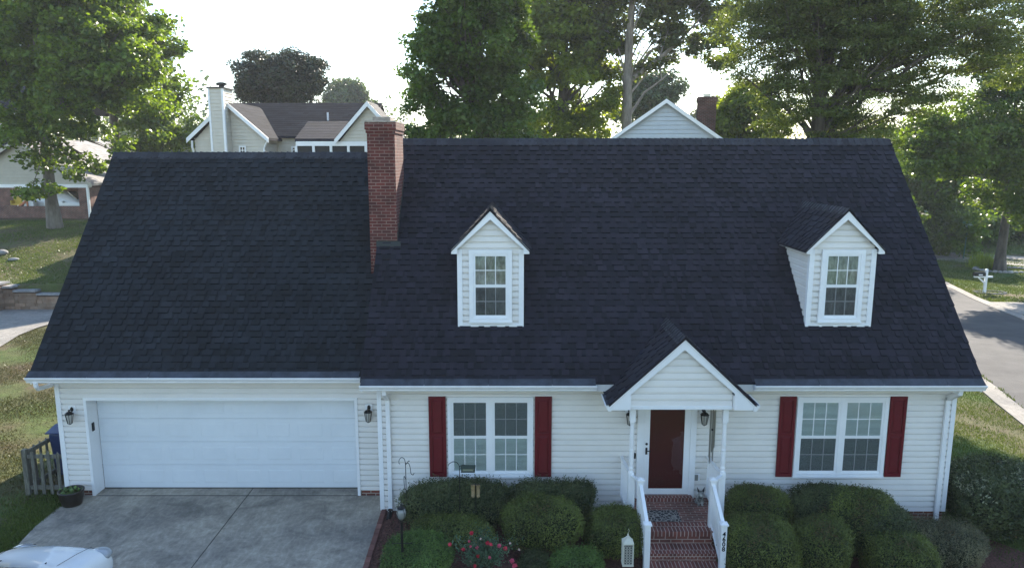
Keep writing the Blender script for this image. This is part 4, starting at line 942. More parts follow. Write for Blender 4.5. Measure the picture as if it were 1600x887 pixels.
g.add(v, [(0, 1, 5, 4), (1, 2, 6, 5), (2, 3, 7, 6), (3, 0, 4, 7), (4, 5, 6, 7)]); g.lathe(wx, wy, [(.03, wz1b + .085), (.036, wz1b + .10), (.014, wz1b + .115), (.016, wz1b + .13), (.004, wz1b + .165)], 8)
g.tube([(wx, wy, wz1b + .16), (wx + .02, wy, wz1 + .16), (wx, wy, wz1 + .20)], .003, 5)
obj('roof', g, mat('cream_metal_roof', (.62, .60, .50), .5, var=.1), wl)
g = G()
for a, b in ((0, -1), (1, 0), (0, 1), (-1, 0)):
    for i in range(7):
        for j in range(3):
            u = (j - 1) * .047; z = wz0 + .045 + i * (wz1b - wz0 - .07) / 7 + .01; c, s = (u, b * w) if a == 0 else (a * w, u); pts = []
            for k in range(7):
                t = 6.28 * k / 6; q = .022 * math.cos(t); pts.append((wx + c + (q if a == 0 else 0), wy + s + (q if a else 0), z + .026 * math.sin(t)))
            g.tube(pts, .0042, 4, cap=False)
obj('filigree', g, mat('cream_filigree', (.55, .53, .45), .5), wl)
obj('liner', G().box(wx - w + .012, wx + w - .012, wy - w + .012, wy + w - .012, wz0 + .03, wz1b - .02), mat('dark_liner', (.12, .12, .11), .7), wl)
# pot of water plants
px_, py_, _ = atz(113, 788, 0.0); pot = thing('plant_tub', 'dark round tub of green leaves at the corner of the garage', 'plant tub', (px_, 14.25, 0))
px_ = at(113, 785, 14.25)[0]; pot.location.x = px_
obj('tub', G().lathe(px_, 14.25, [(.15, .0), (.19, .05), (.225, .2), (.235, .30), (.25, .315), (.25, .34), (.215, .345), (.205, .29)], 20), mat('dark_glazed_tub', (.022, .017, .013), .35), pot, smooth=True)
p = np.stack([px_ + .12 * rng.normal(size=260), 14.25 + .11 * rng.normal(size=260), .32 + .025 * rng.normal(size=260)], 1); p = p[np.hypot(p[:, 0] - px_, p[:, 1] - 14.25) < .2]
quads_mesh('leaves', leaf_quads(p, rng.normal(size=p.shape) * .35 + np.array([0, 0, 1]), np.full((len(p), 1), .075), .7), LM['boxg'], pot, off=pot.location)
# picket enclosure with trash bin
fx, fy = -10.32, 14.75; fe = thing('picket_fence', 'weathered grey picket fence corner beside the garage', 'fence', (fx, fy, 0))
obj('post', G().box(fx - .05, fx + .05, fy - .05, fy + .05, -.2, 1.02), M['wood'], fe, bev=.01)
f2x, f2y = -10.22, 16.3
obj('post', G().box(f2x - .05, f2x + .05, f2y - .05, f2y + .05, -.2, 1.10), M['wood'], fe, bev=.01)
g = G().box(fx + .05, GX0 - .02, fy - .02, fy + .02, .82, .90); g.box(fx + .05, GX0 - .02, fy - .02, fy + .02, .12, .21)
g.prism([(fx - .02, fy + .05, .88), (fx + .02, fy + .05, .88), (fx + .02, fy + .05, .97), (fx - .02, fy + .05, .97)], (f2x - fx, f2y - fy - .1, 0)); g.prism([(fx - .02, fy + .05, .12), (fx + .02, fy + .05, .12), (fx + .02, fy + .05, .21), (fx - .02, fy + .05, .21)], (f2x - fx, f2y - fy - .1, 0))
obj('rail', g, M['wood'], fe, bev=.005)
def picket(x, y, lean, along):
    g = G(); w, d = (.034, .010); z1 = .98 + random.uniform(-.03, .03)
    if along == 'x': g.prism([(x - w, y, .02), (x + w, y, .02), (x + w + lean, y, z1 - .05), (x + lean, y, z1), (x - w + lean, y, z1 - .05)], (0, 2 * d, 0))
    else: g.prism([(x, y - w, .02), (x, y + w, .02), (x, y + w + lean, z1 - .05), (x, y + lean, z1), (x, y - w + lean, z1 - .05)], (2 * d, 0, 0))
    obj('picket', g, M['wood'], fe)
for k in range(4): picket(fx + .17 + k * .175, fy - .045, random.uniform(-.02, .02), 'x')
for k in range(8): t = (k + .7) / 8; picket(fx - .045 + (f2x - fx) * t, fy + (f2y - fy) * t, random.uniform(-.02, .02), 'y')
bn = thing('trash_bin', 'dark blue wheeled trash bin behind the picket fence', 'trash bin', (-9.93, 15.75, 0))
blue = mat('blue_plastic', (.018, .035, .10), .45, var=.1); x, y = -9.93, 15.75
g = G().add([(x - .24, y - .26, .1), (x + .24, y - .26, .1), (x + .24, y + .26, .1), (x - .24, y + .26, .1), (x - .30, y - .33, 1.08), (x + .30, y - .33, 1.08), (x + .30, y + .33, 1.08), (x - .30, y + .33, 1.08)], [(0, 3, 2, 1), (4, 5, 6, 7), (0, 1, 5, 4), (1, 2, 6, 5), (2, 3, 7, 6), (3, 0, 4, 7)])
obj('bin_body', g, blue, bn, bev=.03)
obj('lid', G().prism([(x - .34, y - .38, 1.10), (x - .34, y - .38, 1.13), (x - .34, y, 1.20), (x - .34, y + .36, 1.17), (x - .34, y + .36, 1.10)], (.68, 0, 0)), blue, bn, bev=.015)
for s in (-1, 1): obj('wheel', G().tube([(x + s * .23, y + .26, .11), (x + s * .29, y + .26, .11)], .11, 16), M['rubber'], bn)
obj('handle', G().tube([(x - .28, y + .38, 1.12), (x + .28, y + .38, 1.12)], .015, 8), blue, bn)

# ================================================================ cars
def car(label, loc, rot, paint, L=4.7, Wd=1.84, Hc=1.45, van=False, group=None):
    root = thing('parked_car', label, 'car', (0, 0, 0), group)
    # side profile (y forward): stations y, z bottom, z shoulder, z top, half width bottom/shoulder/top
    h2 = Wd / 2
    if van: st = [(-L / 2, .45, .85, .9, .80, .86, .7), (-L / 2 + .12, .32, 1.0, 1.55, .92, .97, .74), (-L / 2 + .5, .25, 1.02, Hc - .02, .95, 1, .78), (0, .22, 1.02, Hc, .97, 1, .80), (L * .17, .22, 1.0, Hc - .06, .97, 1, .79), (L * .33, .22, .98, 1.05, .97, .99, .80), (L * .43, .24, .86, .92, .93, .95, .74), (L / 2 - .1, .3, .74, .78, .84, .88, .62), (L / 2, .4, .6, .64, .66, .72, .5)]
    else: st = [(-L / 2, .45, .80, .86, .74, .80, .6), (-L / 2 + .2, .30, .93, 1.02, .92, .95, .72), (-L / 2 + .75, .24, .95, 1.10, .96, .99, .70), (-L * .24, .22, .94, Hc - .05, .97, 1, .64), (0, .22, .93, Hc, .97, 1, .66), (L * .12, .22, .92, Hc - .07, .97, 1, .65), (L * .27, .22, .90, .99, .97, .99, .76), (L * .37, .24, .84, .945, .95, .97, .74), (L * .445, .28, .76, .86, .90, .93, .66), (L / 2 - .06, .34, .66, .72, .78, .83, .52), (L / 2, .42, .56, .58, .6, .66, .4)]
    g = G(); ring = []
    for (y, zb, zs, zt, wb, ws, wt) in st:
        r = [(0, zb), (wb * h2 * .8, zb), (wb * h2, zb + .12), (ws * h2, (zb + zs) / 2), (ws * h2 * .985, zs), ((ws * .35 + wt * .65) * h2, zs + (zt - zs) * .55), (wt * h2, zt - (zt - zs) * .12 - .012), (wt * h2 * .6, zt - .004), (0, zt + .012)]
        ring.append([(x, y, z) for x, z in r] + [(-x, y, z) for x, z in r[-2:0:-1]])
    n = len(ring[0])
    for r in ring: g.v += r
    for i in range(len(ring) - 1):
        for k in range(n): g.f.append((i * n + k, i * n + (k + 1) % n, (i + 1) * n + (k + 1) % n, (i + 1) * n + k)); g.m.append(0)
    g.f += [tuple(range(n - 1, -1, -1)), tuple((len(ring) - 1) * n + k for k in range(n))]; g.m += [0, 0]
    b = obj('body', g, paint, root, smooth=True); sub = b.modifiers.new('s', 'SUBSURF'); sub.levels = 2; sub.render_levels = 2
    # glass: copies of the upper rings, slightly proud
    def strip(i0, i1, ks, name, sh=.02):
        gg = G(); pts = []
        for i in (i0, i1):
            pts.append([Vector(ring[i][k]) for k in ks])
        f = lambda s, t: pts[0][0].lerp(pts[0][1], s).lerp(pts[1][0].lerp(pts[1][1], s), t)
        a, bb = .14, .86; q = [f(a, .1), f(bb, .1), f(bb, .9), f(a, .9)]; nrm = (q[1] - q[0]).cross(q[3] - q[0]).normalized(); cen = (q[0] + q[2]) / 2
        if nrm.dot(cen - Vector((0, cen.y * .6, .6))) < 0: nrm = -nrm
        gg.prism([p + nrm * sh for p in q], nrm * -.04); return obj(name, gg, M['carglass'], root)
    return root, ring, b, strip
M['carglass'] = mat('car_glass', (.012, .015, .018), .06, spec=.8, coat=.5)
whitep = mat('white_car_paint', (.80, .82, .83), .18, coat=1.0, spec=.6)
def finish_car(c, L, Wd, Hc, van, marks=True):
    root, ring, b, strip = c; h2 = Wd / 2; hi = Hc
    y0 = L * .27 if not van else L * .33; yt = L * .12 if not van else L * .17; zt = hi - .10; zl = 1.0 if not van else 1.08
    obj('windshield', G().prism([(-.62, y0 - .04, zl + .035), (.62, y0 - .04, zl + .035), (.53, yt + .05, zt + .03), (-.53, yt + .05, zt + .03)], (0, -.03, -.04)), M['carglass'], root)
    for s in (-1, 1):
        x0, x1 = s * (h2 - .075), s * (h2 * .73)
        for a, bb in ((-L * .22, -.03), (.03, L * .13)): obj('side_window', G().prism([(x0, a, .97), (x0, bb + .08 * (bb > .1), .97), (x1, bb - .12 * (bb > .1), hi - .16), (x1, a + .1 * (a < -.1), hi - .16)], (-s * .05, 0, 0)), M['carglass'], root)
        for yy in (-L * .31, L * .31):
            w = obj('wheel', G().tube([(s * (h2 - .2), yy, .33), (s * (h2 - .01), yy, .33)], .33, 24), M['rubber'], root)
            obj('rim', G().tube([(s * (h2 - .02), yy, .33), (s * (h2 + .004), yy, .33)], .21, 16), M['chrome'], w)
        g = G().ell((s * h2 * .70, L * .447, .735), (.20, .17, .085), 12, 8); obj('headlight', g, mat('headlight_lens', (.30, .32, .34), .15, coat=.8), root, smooth=True)
        g = G().ell((s * h2 * .80, -L / 2 + .10, .80), (.12, .10, .10), 10, 6); obj('taillight', g, mat('taillight_lens', (.25, .01, .01), .2, coat=.8), root, smooth=True)
        obj('mirror', G().ell((s * (h2 + .08), L * .15, 1.02), (.12, .08, .08), 10, 6), whitep, root, smooth=True)
        g = G().tube([(s * h2 * .60, L * .26, 1.0), (s * h2 * .63, L * .37, .945), (s * h2 * .60, L * .43, .875), (s * h2 * .52, L * .463, .80)], .0035, 5); obj('hood_seam', g, M['rubber'], root)
        g = G().ell((s * .36, L * .30, .995), (.012, .018, .008), 8, 5); obj('washer_nozzle', g, M['rubber'], root)
    g = G().box(-.5, .5, L / 2 - .02, L / 2 + .01, .42, .52); obj('grille', g, M['black'], root, bev=.01)
    return root
c = car('white sedan parked on the driveway facing the garage, only its bonnet in view', None, 0, whitep)
finish_car(c, 4.7, 1.84, 1.45, False)
k = c[0]; k.location = (-7.45, 11.20 - 2.35 * 1.12, .03); k.scale = (1, 1.12, 1.12); k.rotation_euler = (0, 0, R(-5))
c = car('white minivan parked under the open basement carport of the left neighbour', None, 0, mat('white_van_paint', (.7, .72, .73), .25, coat=.8), L=4.9, Wd=1.9, Hc=1.78, van=True)
finish_car(c, 4.9, 1.9, 1.78, True); vk = at(98, 326, 52); c[0].location = (vk[0] - 0.2, 52, 3.02); c[0].rotation_euler = (0, 0, R(-90 + 6))
c = car('pale blue car half hidden behind the brick pillar of the left neighbour', None, 0, mat('pale_blue_paint', (.35, .42, .5), .25, coat=.8), L=4.5, Wd=1.8, Hc=1.42)
finish_car(c, 4.5, 1.8, 1.42, False); vk = at(152, 316, 57); c[0].location = (vk[0] + .5, 57, 3.3); c[0].rotation_euler = (0, 0, R(170))

# ================================================================ neighbours
M['sid2'] = mat('cream_siding', (.60, .56, .48), .6, var=.04); M['sid3'] = mat('pale_blue_siding', (.50, .55, .60), .6, var=.04); M['sid4'] = mat('tan_siding', (.48, .45, .38), .6, var=.05)
M['roof2'] = mat('brown_shingle', (.020, .021, .026), .95, spec=.1, var=.2, vscale=1.2, island=.25, bump=.3, bscale=20); M['roof3'] = mat('light_grey_shingle', (.26, .25, .25), .9, var=.15, island=.2)
M['glassd'] = mat('dark_window_glass', (.03, .035, .04), .08, spec=.7); M['screen_dark'] = mat('porch_screen', (.018, .018, .018), .7)
def simple_roof(g, x0, x1, ey, ez, ry, rz, both=True, e=.3):
    for s in ((1, -1) if both else (1,)):
        y0 = ey if s > 0 else 2 * ry - ey; shingles(g, (x0, y0, ez), X, (0, (ry - y0), rz - ez), x1 - x0, math.hypot(ry - ey, rz - ez), tabs=False, e=e)
        g.prism([(x0, y0, ez - .005), (x0, ry, rz - .005), (x0, ry, rz - .12), (x0, y0, ez - .12)], (x1 - x0, 0, 0))
    return g
def simple_roof_x(g, y0, y1, cx, hw, ez, rz, e=.3, over=.3):
    sl = (rz - ez) / hw
    for s in (-1, 1):
        shingles(g, (cx + s * hw, y0, ez), (0, 1, 0), (-s * hw, 0, rz - ez), y1 - y0, math.hypot(hw, rz - ez), tabs=False, e=e)
        g.prism([(cx + s * hw, y0 + .005, ez - .01), (cx, y0 + .005, rz - .01), (cx, y0 + .005, rz - .14), (cx + s * hw, y0 + .005, ez - .14)], (0, y1 - y0 - .01, 0))
    return g
def rakes_x(g, y, cx, hw, ez, rz, w=.2):
    k = math.hypot(hw, rz - ez) / hw * w
    for s in (-1, 1): g.prism([(cx + s * hw, y, ez - .01), (cx, y, rz - .01), (cx, y, rz - .01 - k), (cx + s * hw, y, ez - .01 - k)], (0, .05, 0))
    return g
def small_window(parent, x0, x1, z0, z1, y, nx=2, nz_=2):
    g = G(); c = .08
    g.box(x0, x1, y - .06, y, z0, z0 + c); g.box(x0, x1, y - .06, y, z1 - c, z1); g.box(x0, x0 + c, y - .06, y, z0 + c, z1 - c); g.box(x1 - c, x1, y - .06, y, z0 + c, z1 - c)
    for i in range(1, nx): xm = x0 + c + (x1 - x0 - 2 * c) * i / nx; g.box(xm - .02, xm + .02, y - .05, y - .02, z0 + c, z1 - c)
    for i in range(1, nz_): zm = z0 + c + (z1 - z0 - 2 * c) * i / nz_; g.box(x0 + c, x1 - c, y - .052, y - .021, zm - .02, zm + .02)
    w = obj('window', g, M['white'], parent); obj('pane', G().box(x0 + c, x1 - c, y - .019, y - .015, z0 + c, z1 - c), M['glassd'], w)
# N1 cream house behind the garage
N1Y = 44.0; n1 = thing('neighbour_house', 'cream sided house with tall boxed chimney and brown roof beyond the garage roof', 'house', (-14, N1Y, 3))
def nx(px, Y, py=200): return at(px, py, Y)[0]
def nz1(py, Y, px=400): return at(px, py, Y)[2]
gx0, gx1 = nx(300, N1Y), nx(416, N1Y); ez1 = nz1(216, N1Y); gc = nx(356, N1Y); hw = (nx(420, N1Y) - nx(294, N1Y)) / 2; rz1 = nz1(158, N1Y)
g = G(); gc = (gx0 + gx1) / 2; siding(g, (gc, N1Y, 0), (1, 0, 0), (0, -1, 0), [(-(hw - .3), 2.5), (hw - .3, 2.5), (hw - .3, ez1 - .1), (0, rz1 - .2), (-(hw - .3), ez1 - .1)], e=.2, d=.025)
siding(g, (gc - hw + .3, 0, 0), (0, 1, 0), (-1, 0, 0), [(N1Y, 2.5), (N1Y + 9, 2.5), (N1Y + 9, ez1), (N1Y, ez1)], e=.2, d=.025)
siding(g, (gc + hw - .3, 0, 0), (0, 1, 0), (1, 0, 0), [(N1Y, 2.5), (N1Y + 9, 2.5), (N1Y + 9, ez1), (N1Y, ez1)], e=.2, d=.025)
obj('wall', g, M['sid2'], n1)
g = simple_roof_x(G(), N1Y - .35, N1Y + 5.5, gc, hw, ez1, rz1); obj('roof', g, [M['roof2'], M['edge']], n1)
obj('rake_board', rakes_x(G(), N1Y - .40, gc, hw + .03, ez1, rz1), M['white'], n1)
# main block behind/right, ridge along X
RYb = N1Y + 6.5; rzb = nz1(161, RYb, 480); ezb = nz1(213, N1Y + 2.2, 470); mx0, mx1 = nx(362, RYb), nx(598, RYb)
obj('roof', simple_roof(G(), mx0, mx1, N1Y + 1.9, ezb, RYb, rzb), [M['roof2'], M['edge']], n1)
g = G(); siding(g, (0, N1Y + 2.3, 0), (1, 0, 0), (0, -1, 0), [(gc + hw - .3, 2.5), (mx1 - .4, 2.5), (mx1 - .4, ezb), (gc + hw - .3, ezb)], e=.2, d=.025)
siding(g, (mx1 - .4, 0, 0), (0, 1, 0), (1, 0, 0), [(N1Y + 2.3, 2.5), (2 * RYb - N1Y - 2.3, 2.5), (2 * RYb - N1Y - 2.3, ezb), (RYb, rzb - .2), (N1Y + 2.3, ezb)], e=.2, d=.025)
obj('wall', g, M['sid2'], n1)
# screened porch wing with a low roof and its own gable
PYb = N1Y + .2; pz = nz1(217, PYb); pa, pb_ = nx(462, PYb), nx(600, PYb)
g = G(); shingles(g, (pa, PYb - .3, pz), X, (0, 3.0, nz1(190, PYb + 2.7, 500) - pz), pb_ - pa, math.hypot(3.0, nz1(190, PYb + 2.7, 500) - pz), tabs=False, e=.3)
g.prism([(pa, PYb - .3, pz - .01), (pa, PYb + 2.7, nz1(190, PYb + 2.7, 500) - .01), (pa, PYb + 2.7, pz - .2), (pa, PYb - .3, pz - .2)], (pb_ - pa, 0, 0)); obj('roof', g, [M['shingle'], M['edge']], n1)
g = G(); pg0, pg1 = nx(526, PYb - .5), nx(626, PYb - .5); pgc = (pg0 + pg1) / 2; phw = (pg1 - pg0) / 2; pgz = nz1(190, PYb - .5) + .2
siding(g, (pgc, PYb - .45, 0), (1, 0, 0), (0, -1, 0), [(-phw + .15, pz - .15), (phw - .15, pz - .15), (0, pgz + .7)], e=.2, d=.025); obj('wall', g, M['sid2'], n1)
obj('rake_board', rakes_x(G(), PYb - .8, pgc, phw + .1, pz - .05, pgz + .95), M['white'], n1); obj('roof', simple_roof_x(G(), PYb - .75, PYb + 2.5, pgc, phw + .08, pz - .04, pgz + .95), [M['shingle'], M['edge']], n1)
g = G(); g.box(pa + .1, pb_, PYb - .5, PYb - .35, pz - .42, pz - .16); zz0 = 5.2
xs_ = np.linspace(pa + .1, pb_, 6)
for q in xs_: g.box(q - .07, q + .07, PYb - .5, PYb - .35, 2.5, pz - .42)
obj('porch_frame', g, M['white'], n1)
for a, b in zip(xs_[:-1], xs_[1:]): obj('screen', G().box(a + .07, b - .07, PYb - .40, PYb - .38, 3.2, pz - .42), M['screen_dark'], n1)
# boxed chimney
c0, c1 = nx(329, N1Y - .9), nx(352, N1Y - .9); ctz = nz1(138, N1Y - .9); g = G()
siding(g, (0, N1Y - .9, 0), (1, 0, 0), (0, -1, 0), [(c0, 2.5), (c1, 2.5), (c1, ctz), (c0, ctz)], e=.2, d=.025); siding(g, (c1, 0, 0), (0, 1, 0), (1, 0, 0), [(N1Y - .9, 2.5), (N1Y + .1, 2.5), (N1Y + .6, ctz), (N1Y - .9, ctz)], e=.2, d=.025)
g.box(c0 + .02, c1 - .02, N1Y - .88, N1Y + .6, 2.5, ctz - .01); ch2 = obj('chimney', g, M['sid2'], n1)
g = G(); g.box(c1 - .10, c1 + .02, N1Y - .95, N1Y - .8, 2.5, ctz).mark(); g.box(c0 - .03, c0 + .08, N1Y - .94, N1Y - .8, 2.5, ctz); obj('corner_trim', g, M['white'], ch2)
g = G(); g.box(c0 - .08, c1 + .1, N1Y - 1, N1Y + .7, ctz, ctz + .07); obj('chimney_top', g, M['black'], ch2)
g = G(); xm = (c0 + c1) / 2 + .1; g.lathe(xm, N1Y - .2, [(.16, ctz + .07), (.16, ctz + .2), (.3, ctz + .22), (.3, ctz + .36), (.12, ctz + .4)], 8); obj('chimney_cap', g, M['black'], ch2)
small_window(n1, nx(372, N1Y), nx(383, N1Y), nz1(242, N1Y), nz1(228, N1Y), N1Y - .03)
small_window(n1, nx(452, N1Y + 2), nx(464, N1Y + 2), nz1(240, N1Y + 2), nz1(229, N1Y + 2), N1Y + 2.25)
g = G(); g.tube([(nx(302, N1Y), N1Y - .3, ez1 - .15), (nx(301, N1Y), N1Y - .25, ez1 - .5), (gc - hw + .25, N1Y - .08, ez1 - .9), (gc - hw + .25, N1Y - .08, 2.8)], .06, 6).mark(); g.tube([(nx(419, N1Y), N1Y - .3, ez1 - .15), (gc + hw - .35, N1Y - .1, ez1 - .6), (gc + hw - .35, N1Y - .1, 2.8)], .06, 6)
obj('downspout', g, M['white'], n1)
g = G()
vz = at(513, 182, N1Y + 4)[2]; g.tube([(nx(513, N1Y + 4), N1Y + 4, vz - .5), (nx(513, N1Y + 4), N1Y + 4, vz + .25)], .06, 8); obj('roof_vent', g, M['white'], n1)
# N2 blue-white gable behind the main ridge
N2Y = 36.0; n2 = thing('neighbour_house', 'pale blue gable house with dark red brick chimney behind the main roof ridge', 'house', (at(1038, 200, N2Y)[0], N2Y, 1.5))
c2 = at(1040, 200, N2Y)[0]; rz2 = at(1040, 155, N2Y)[2]; hw2 = 5.0; ez2 = rz2 - hw2 * .70
g = G(); siding(g, (c2, N2Y, 0), (1, 0, 0), (0, -1, 0), [(-hw2 + .3, 1), (hw2 - .3, 1), (hw2 - .3, ez2 + .1), (0, rz2 - .15), (-hw2 + .3, ez2 + .1)], e=.2, d=.03)
for s in (-1, 1): siding(g, (c2 + s * (hw2 - .3), 0, 0), (0, 1, 0), (s, 0, 0), [(N2Y, 1), (N2Y + 11, 1), (N2Y + 11, ez2), (N2Y, ez2)], e=.2, d=.03)
obj('wall', g, M['sid3'], n2); obj('roof', simple_roof_x(G(), N2Y - .3, N2Y + 11, c2, hw2, ez2, rz2), [M['roof2'], M['edge']], n2); obj('rake_board', rakes_x(G(), N2Y - .35, c2, hw2 + .03, ez2, rz2, .16), M['white'], n2)
a, b = at(1070, 170, N2Y + 3)[0], at(1098, 170, N2Y + 3)[0]; zt = at(1084, 152, N2Y + 3)[2]
g = G().box(a, b, N2Y + 3, N2Y + 4, 4, zt); g.box(a - .05, b + .05, N2Y + 2.95, N2Y + 4.05, zt - .25, zt - .05); c_ = obj('chimney', g, M['tanbrick'], n2)
obj('chimney_cap', G().box((a + b) / 2 - .22, (a + b) / 2 + .22, N2Y + 3.3, N2Y + 3.7, zt + .12, zt + .15).box(a + .3, b - .3, N2Y + 3.3, N2Y + 3.7, zt, zt + .12), M['chrome'], c_)
n2.rotation_euler = (0, 0, R(-11.5))
# N3 left house with basement carport
N3Y = 50.0; n3 = thing('neighbour_house', 'tan house on a brick basement with an open carport, behind the big tree at left', 'house', (-34, N3Y, 3))
q = lambda px, py=300, Y=N3Y: at(px, py, Y)
zc = q(60, 288)[2]; zw = q(60, 322)[2]; zg = 2.6; rx = q(141)[0]; lx0 = q(-160)[0]
hx3 = rx + .35; rdg = q(40)[0]; rz3 = zc + (hx3 - rdg) * .62 + .1
g = G(); siding(g, (0, N3Y, 0), (1, 0, 0), (0, -1, 0), [(lx0, zc), (rx, zc), (rdg, rz3 - .3), (lx0, rz3 - .3 - (rdg - lx0) * .3)], e=.22, d=.03); obj('wall', g, M['sid4'], n3)
g = G(); hw3 = hx3 - rdg; simple_roof_x(g, N3Y - .4, N3Y + 14, rdg, hw3, zc + .05, rz3); obj('roof', g, [M['roof3'], M['edge']], n3); obj('rake_board', rakes_x(G(), N3Y - .46, rdg, hw3 + .03, zc + .05, rz3, .2), M['sid4'], n3)
g = G(); g.box(lx0, rx, N3Y - .1, N3Y + .1, zc - .22, zc - .002); obj('beam', g, M['white'], n3)
g = G(); g.box(lx0, rx, N3Y - .1, N3Y + .1, zg - .5, zw).mark(); p0 = q(118)[0]; g.box(p0 + .25, rx, N3Y - .12, N3Y + .3, zg, zc - .22).mark(); g.box(lx0, rx + .1, N3Y + 9, N3Y + 9.3, zg, zc).mark(); g.box(rx - .3, rx, N3Y + .3, N3Y + 1.2, zg, zc - .22)
obj('brick_wall', g, M['tanbrick'], n3)
obj('slab_edge', G().box(lx0, rx - .1, N3Y - .5, N3Y - .1, zg - .4, q(60, 347)[2]), M['concl'], n3)
obj('downspout', G().box(rx - .12, rx + .02, N3Y - .26, N3Y - .13, zg, zc - .1), M['white'], n3)
obj('carport_floor', G().box(lx0, rx - .1, N3Y + .1, N3Y + 9, zg - .1, 3.0), M['concl'], n3)
g = G(); dk0, dk1 = q(5)[0], q(50)[0]; z0, z1 = q(20, 310)[2], q(20, 290)[2]; u = dk0
while u < dk1: g.box(u, u + .09, N3Y + .9, N3Y + .95, z0, z1); u += .17
g.box(dk0, dk1, N3Y + .86, N3Y + .9, z1 - .03, z1 + .06); g.box(dk0, dk1, N3Y + .86, N3Y + .9, z0, z0 + .08)
tag(obj('deck_railing', g, mat('pinkish_wood', (.45, .36, .31), .8, var=.3), loc=((dk0 + dk1) / 2, N3Y + .9, z0)), 'pinkish wooden picket railing standing in the left neighbour carport', 'railing')
def prop(name, label, cat, px, py, s, col, fn):
    p = q(px, py, N3Y + .5); g = G(); fn(g, p, s); return tag(obj(name, g, mat(name + '_paint', col, .5, var=.15, vscale=3), loc=(p[0], p[1], p[2])), label, cat)
prop('cooler_box', 'white boxy cooler standing on the brick wall of the carport', 'cooler', 50, 325, 1, (.65, .66, .66), lambda g, p, s: (g.box(p[0] - .4, p[0] + .25, p[1] - .2, p[1] + .2, p[2], p[2] + .42), g.box(p[0] - .44, p[0] + .29, p[1] - .23, p[1] + .23, p[2] + .42, p[2] + .5)))
prop('toy_chair', 'yellow plastic play chair in the carport of the left neighbour', 'toy', 29, 320, 1, (.55, .38, .05), lambda g, p, s: (g.box(p[0] - .4, p[0] + .35, p[1] - .2, p[1] + .2, p[2], p[2] + .08), g.box(p[0] - .4, p[0] + .35, p[1] + .16, p[1] + .24, p[2], p[2] + .55), g.box(p[0] - .42, p[0] - .34, p[1] - .2, p[1] + .2, p[2], p[2] + .3)))
prop('toy_slide', 'small orange plastic slide beside the yellow play chair', 'toy', 37, 327, 1, (.50, .17, .08), lambda g, p, s: (g.prism([(p[0] - .5, p[1] - .3, p[2]), (p[0] + .35, p[1] - .3, p[2] + .62), (p[0] + .5, p[1] - .3, p[2] + .62), (p[0] + .5, p[1] - .3, p[2]), (p[0] + .42, p[1] - .3, p[2]), (p[0] + .42, p[1] - .3, p[2] + .5), (p[0] - .4, p[1] - .3, p[2])], (0, .35, 0))))
# another roof far left
n4 = thing('neighbour_house', 'distant cream house with dark roof glimpsed through the leaves at far left', 'house', (-52, 66, 3))
g = G(); xa, xb = at(-60, 200, 66)[0], at(70, 200, 66)[0]; za, zb_ = at(0, 212, 66)[2], at(0, 170, 66)[2]; siding(g, (0, 66, 0), (1, 0, 0), (0, -1, 0), [(xa, 2), (xb, 2), (xb, zb_), (xa, zb_)], e=.25, d=.03); obj('wall', g, M['sid2'], n4)
obj('roof', simple_roof(G(), xa - .4, xb + .4, 65.6, zb_, 71, zb_ + 3.4), [M['roof2'], M['edge']], n4)
g = G(); simple_roof(g, xa + 1, at(30, 200, 62)[0], 60.5, at(0, 236, 61)[2], 65.9, at(0, 206, 65)[2], False); obj('roof', g, [M['shingle'], M['edge']], n4)

# retaining wall
rw = thing('retaining_wall', 'stepped brown block retaining wall between the left driveway and the lawn bank', 'wall', (at(40, 480, 31.6)[0], 31.6, hz(-22, 31)))
def rwall(x0, x1, top, Y0=31.55, Y1=32.05):
    g = G(); z = .35; r = 0; hgt = .15
    while z < top - .08:
        u = x0 - (r % 2) * .2
        while u < x1 - .02:
            w = random.uniform(.34, .46); a, b = max(u, x0), min(u + w, x1)
            if b - a > .03: dy = random.uniform(0, .035); g.box(a + .006, b - .006, Y0 + dy, Y1, z + .006, min(z + hgt, top))
            u += w
        z += hgt; r += 1
    w_ = obj('wall_section', g, M['stone'], rw)
    g = G(); u = x0
    while u < x1 - .02: w = min(.6, x1 - u); g.box(u + .006, u + w - .006, Y0 - .06 + random.uniform(-.015, .015), Y1 + .05, top, top + .08 + random.uniform(-.01, .01)); u += w
    obj('cap', g, M['capstone'], w_)
WX = lambda px: at(px, 460, 31.6)[0]
rwall(WX(58), WX(150), at(60, 458, 31.6)[2] - .08); rwall(WX(22), WX(58), at(40, 453, 31.6)[2] - .08); rwall(WX(6), WX(22), at(10, 447, 31.6)[2] - .08); rwall(WX(-60), WX(6), at(0, 442, 31.6)[2] - .08, 30.9, 32.05)
P = [(-300, 31.5), (-300, 26)]
l = [atz(x, y, .42)[:2] for x, y in ((-60, 575), (0, 541), (30, 525), (60, 515), (78, 511), (110, 505))]
tag(sheet('side_driveway', [(-36, 31.52), (l[0][0] - 6, l[0][1] - 2.0)] + l + [(WX(170), 31.52)], .04, M['concl'], .6), kind='structure')
g = G(); p = (at(2, 398, 38)[0], 38.0); g.ell((p[0], p[1], hz(*p) + .12), (.35, .3, .16), 9, 6); tag(obj('boulder', g, M['capstone'], loc=(p[0], p[1], hz(*p)), smooth=True), 'grey boulder lying on the sunny lawn bank at the left edge', 'rock')
g = G(); p = (at(22, 411, 37)[0], 37.0); g.ell((p[0], p[1], hz(*p) + .05), (.28, .2, .09), 9, 6); tag(obj('boulder', g, M['capstone'], loc=(p[0], p[1], hz(*p)), smooth=True), 'low flat stone in the lawn bank just right of the boulder', 'rock')

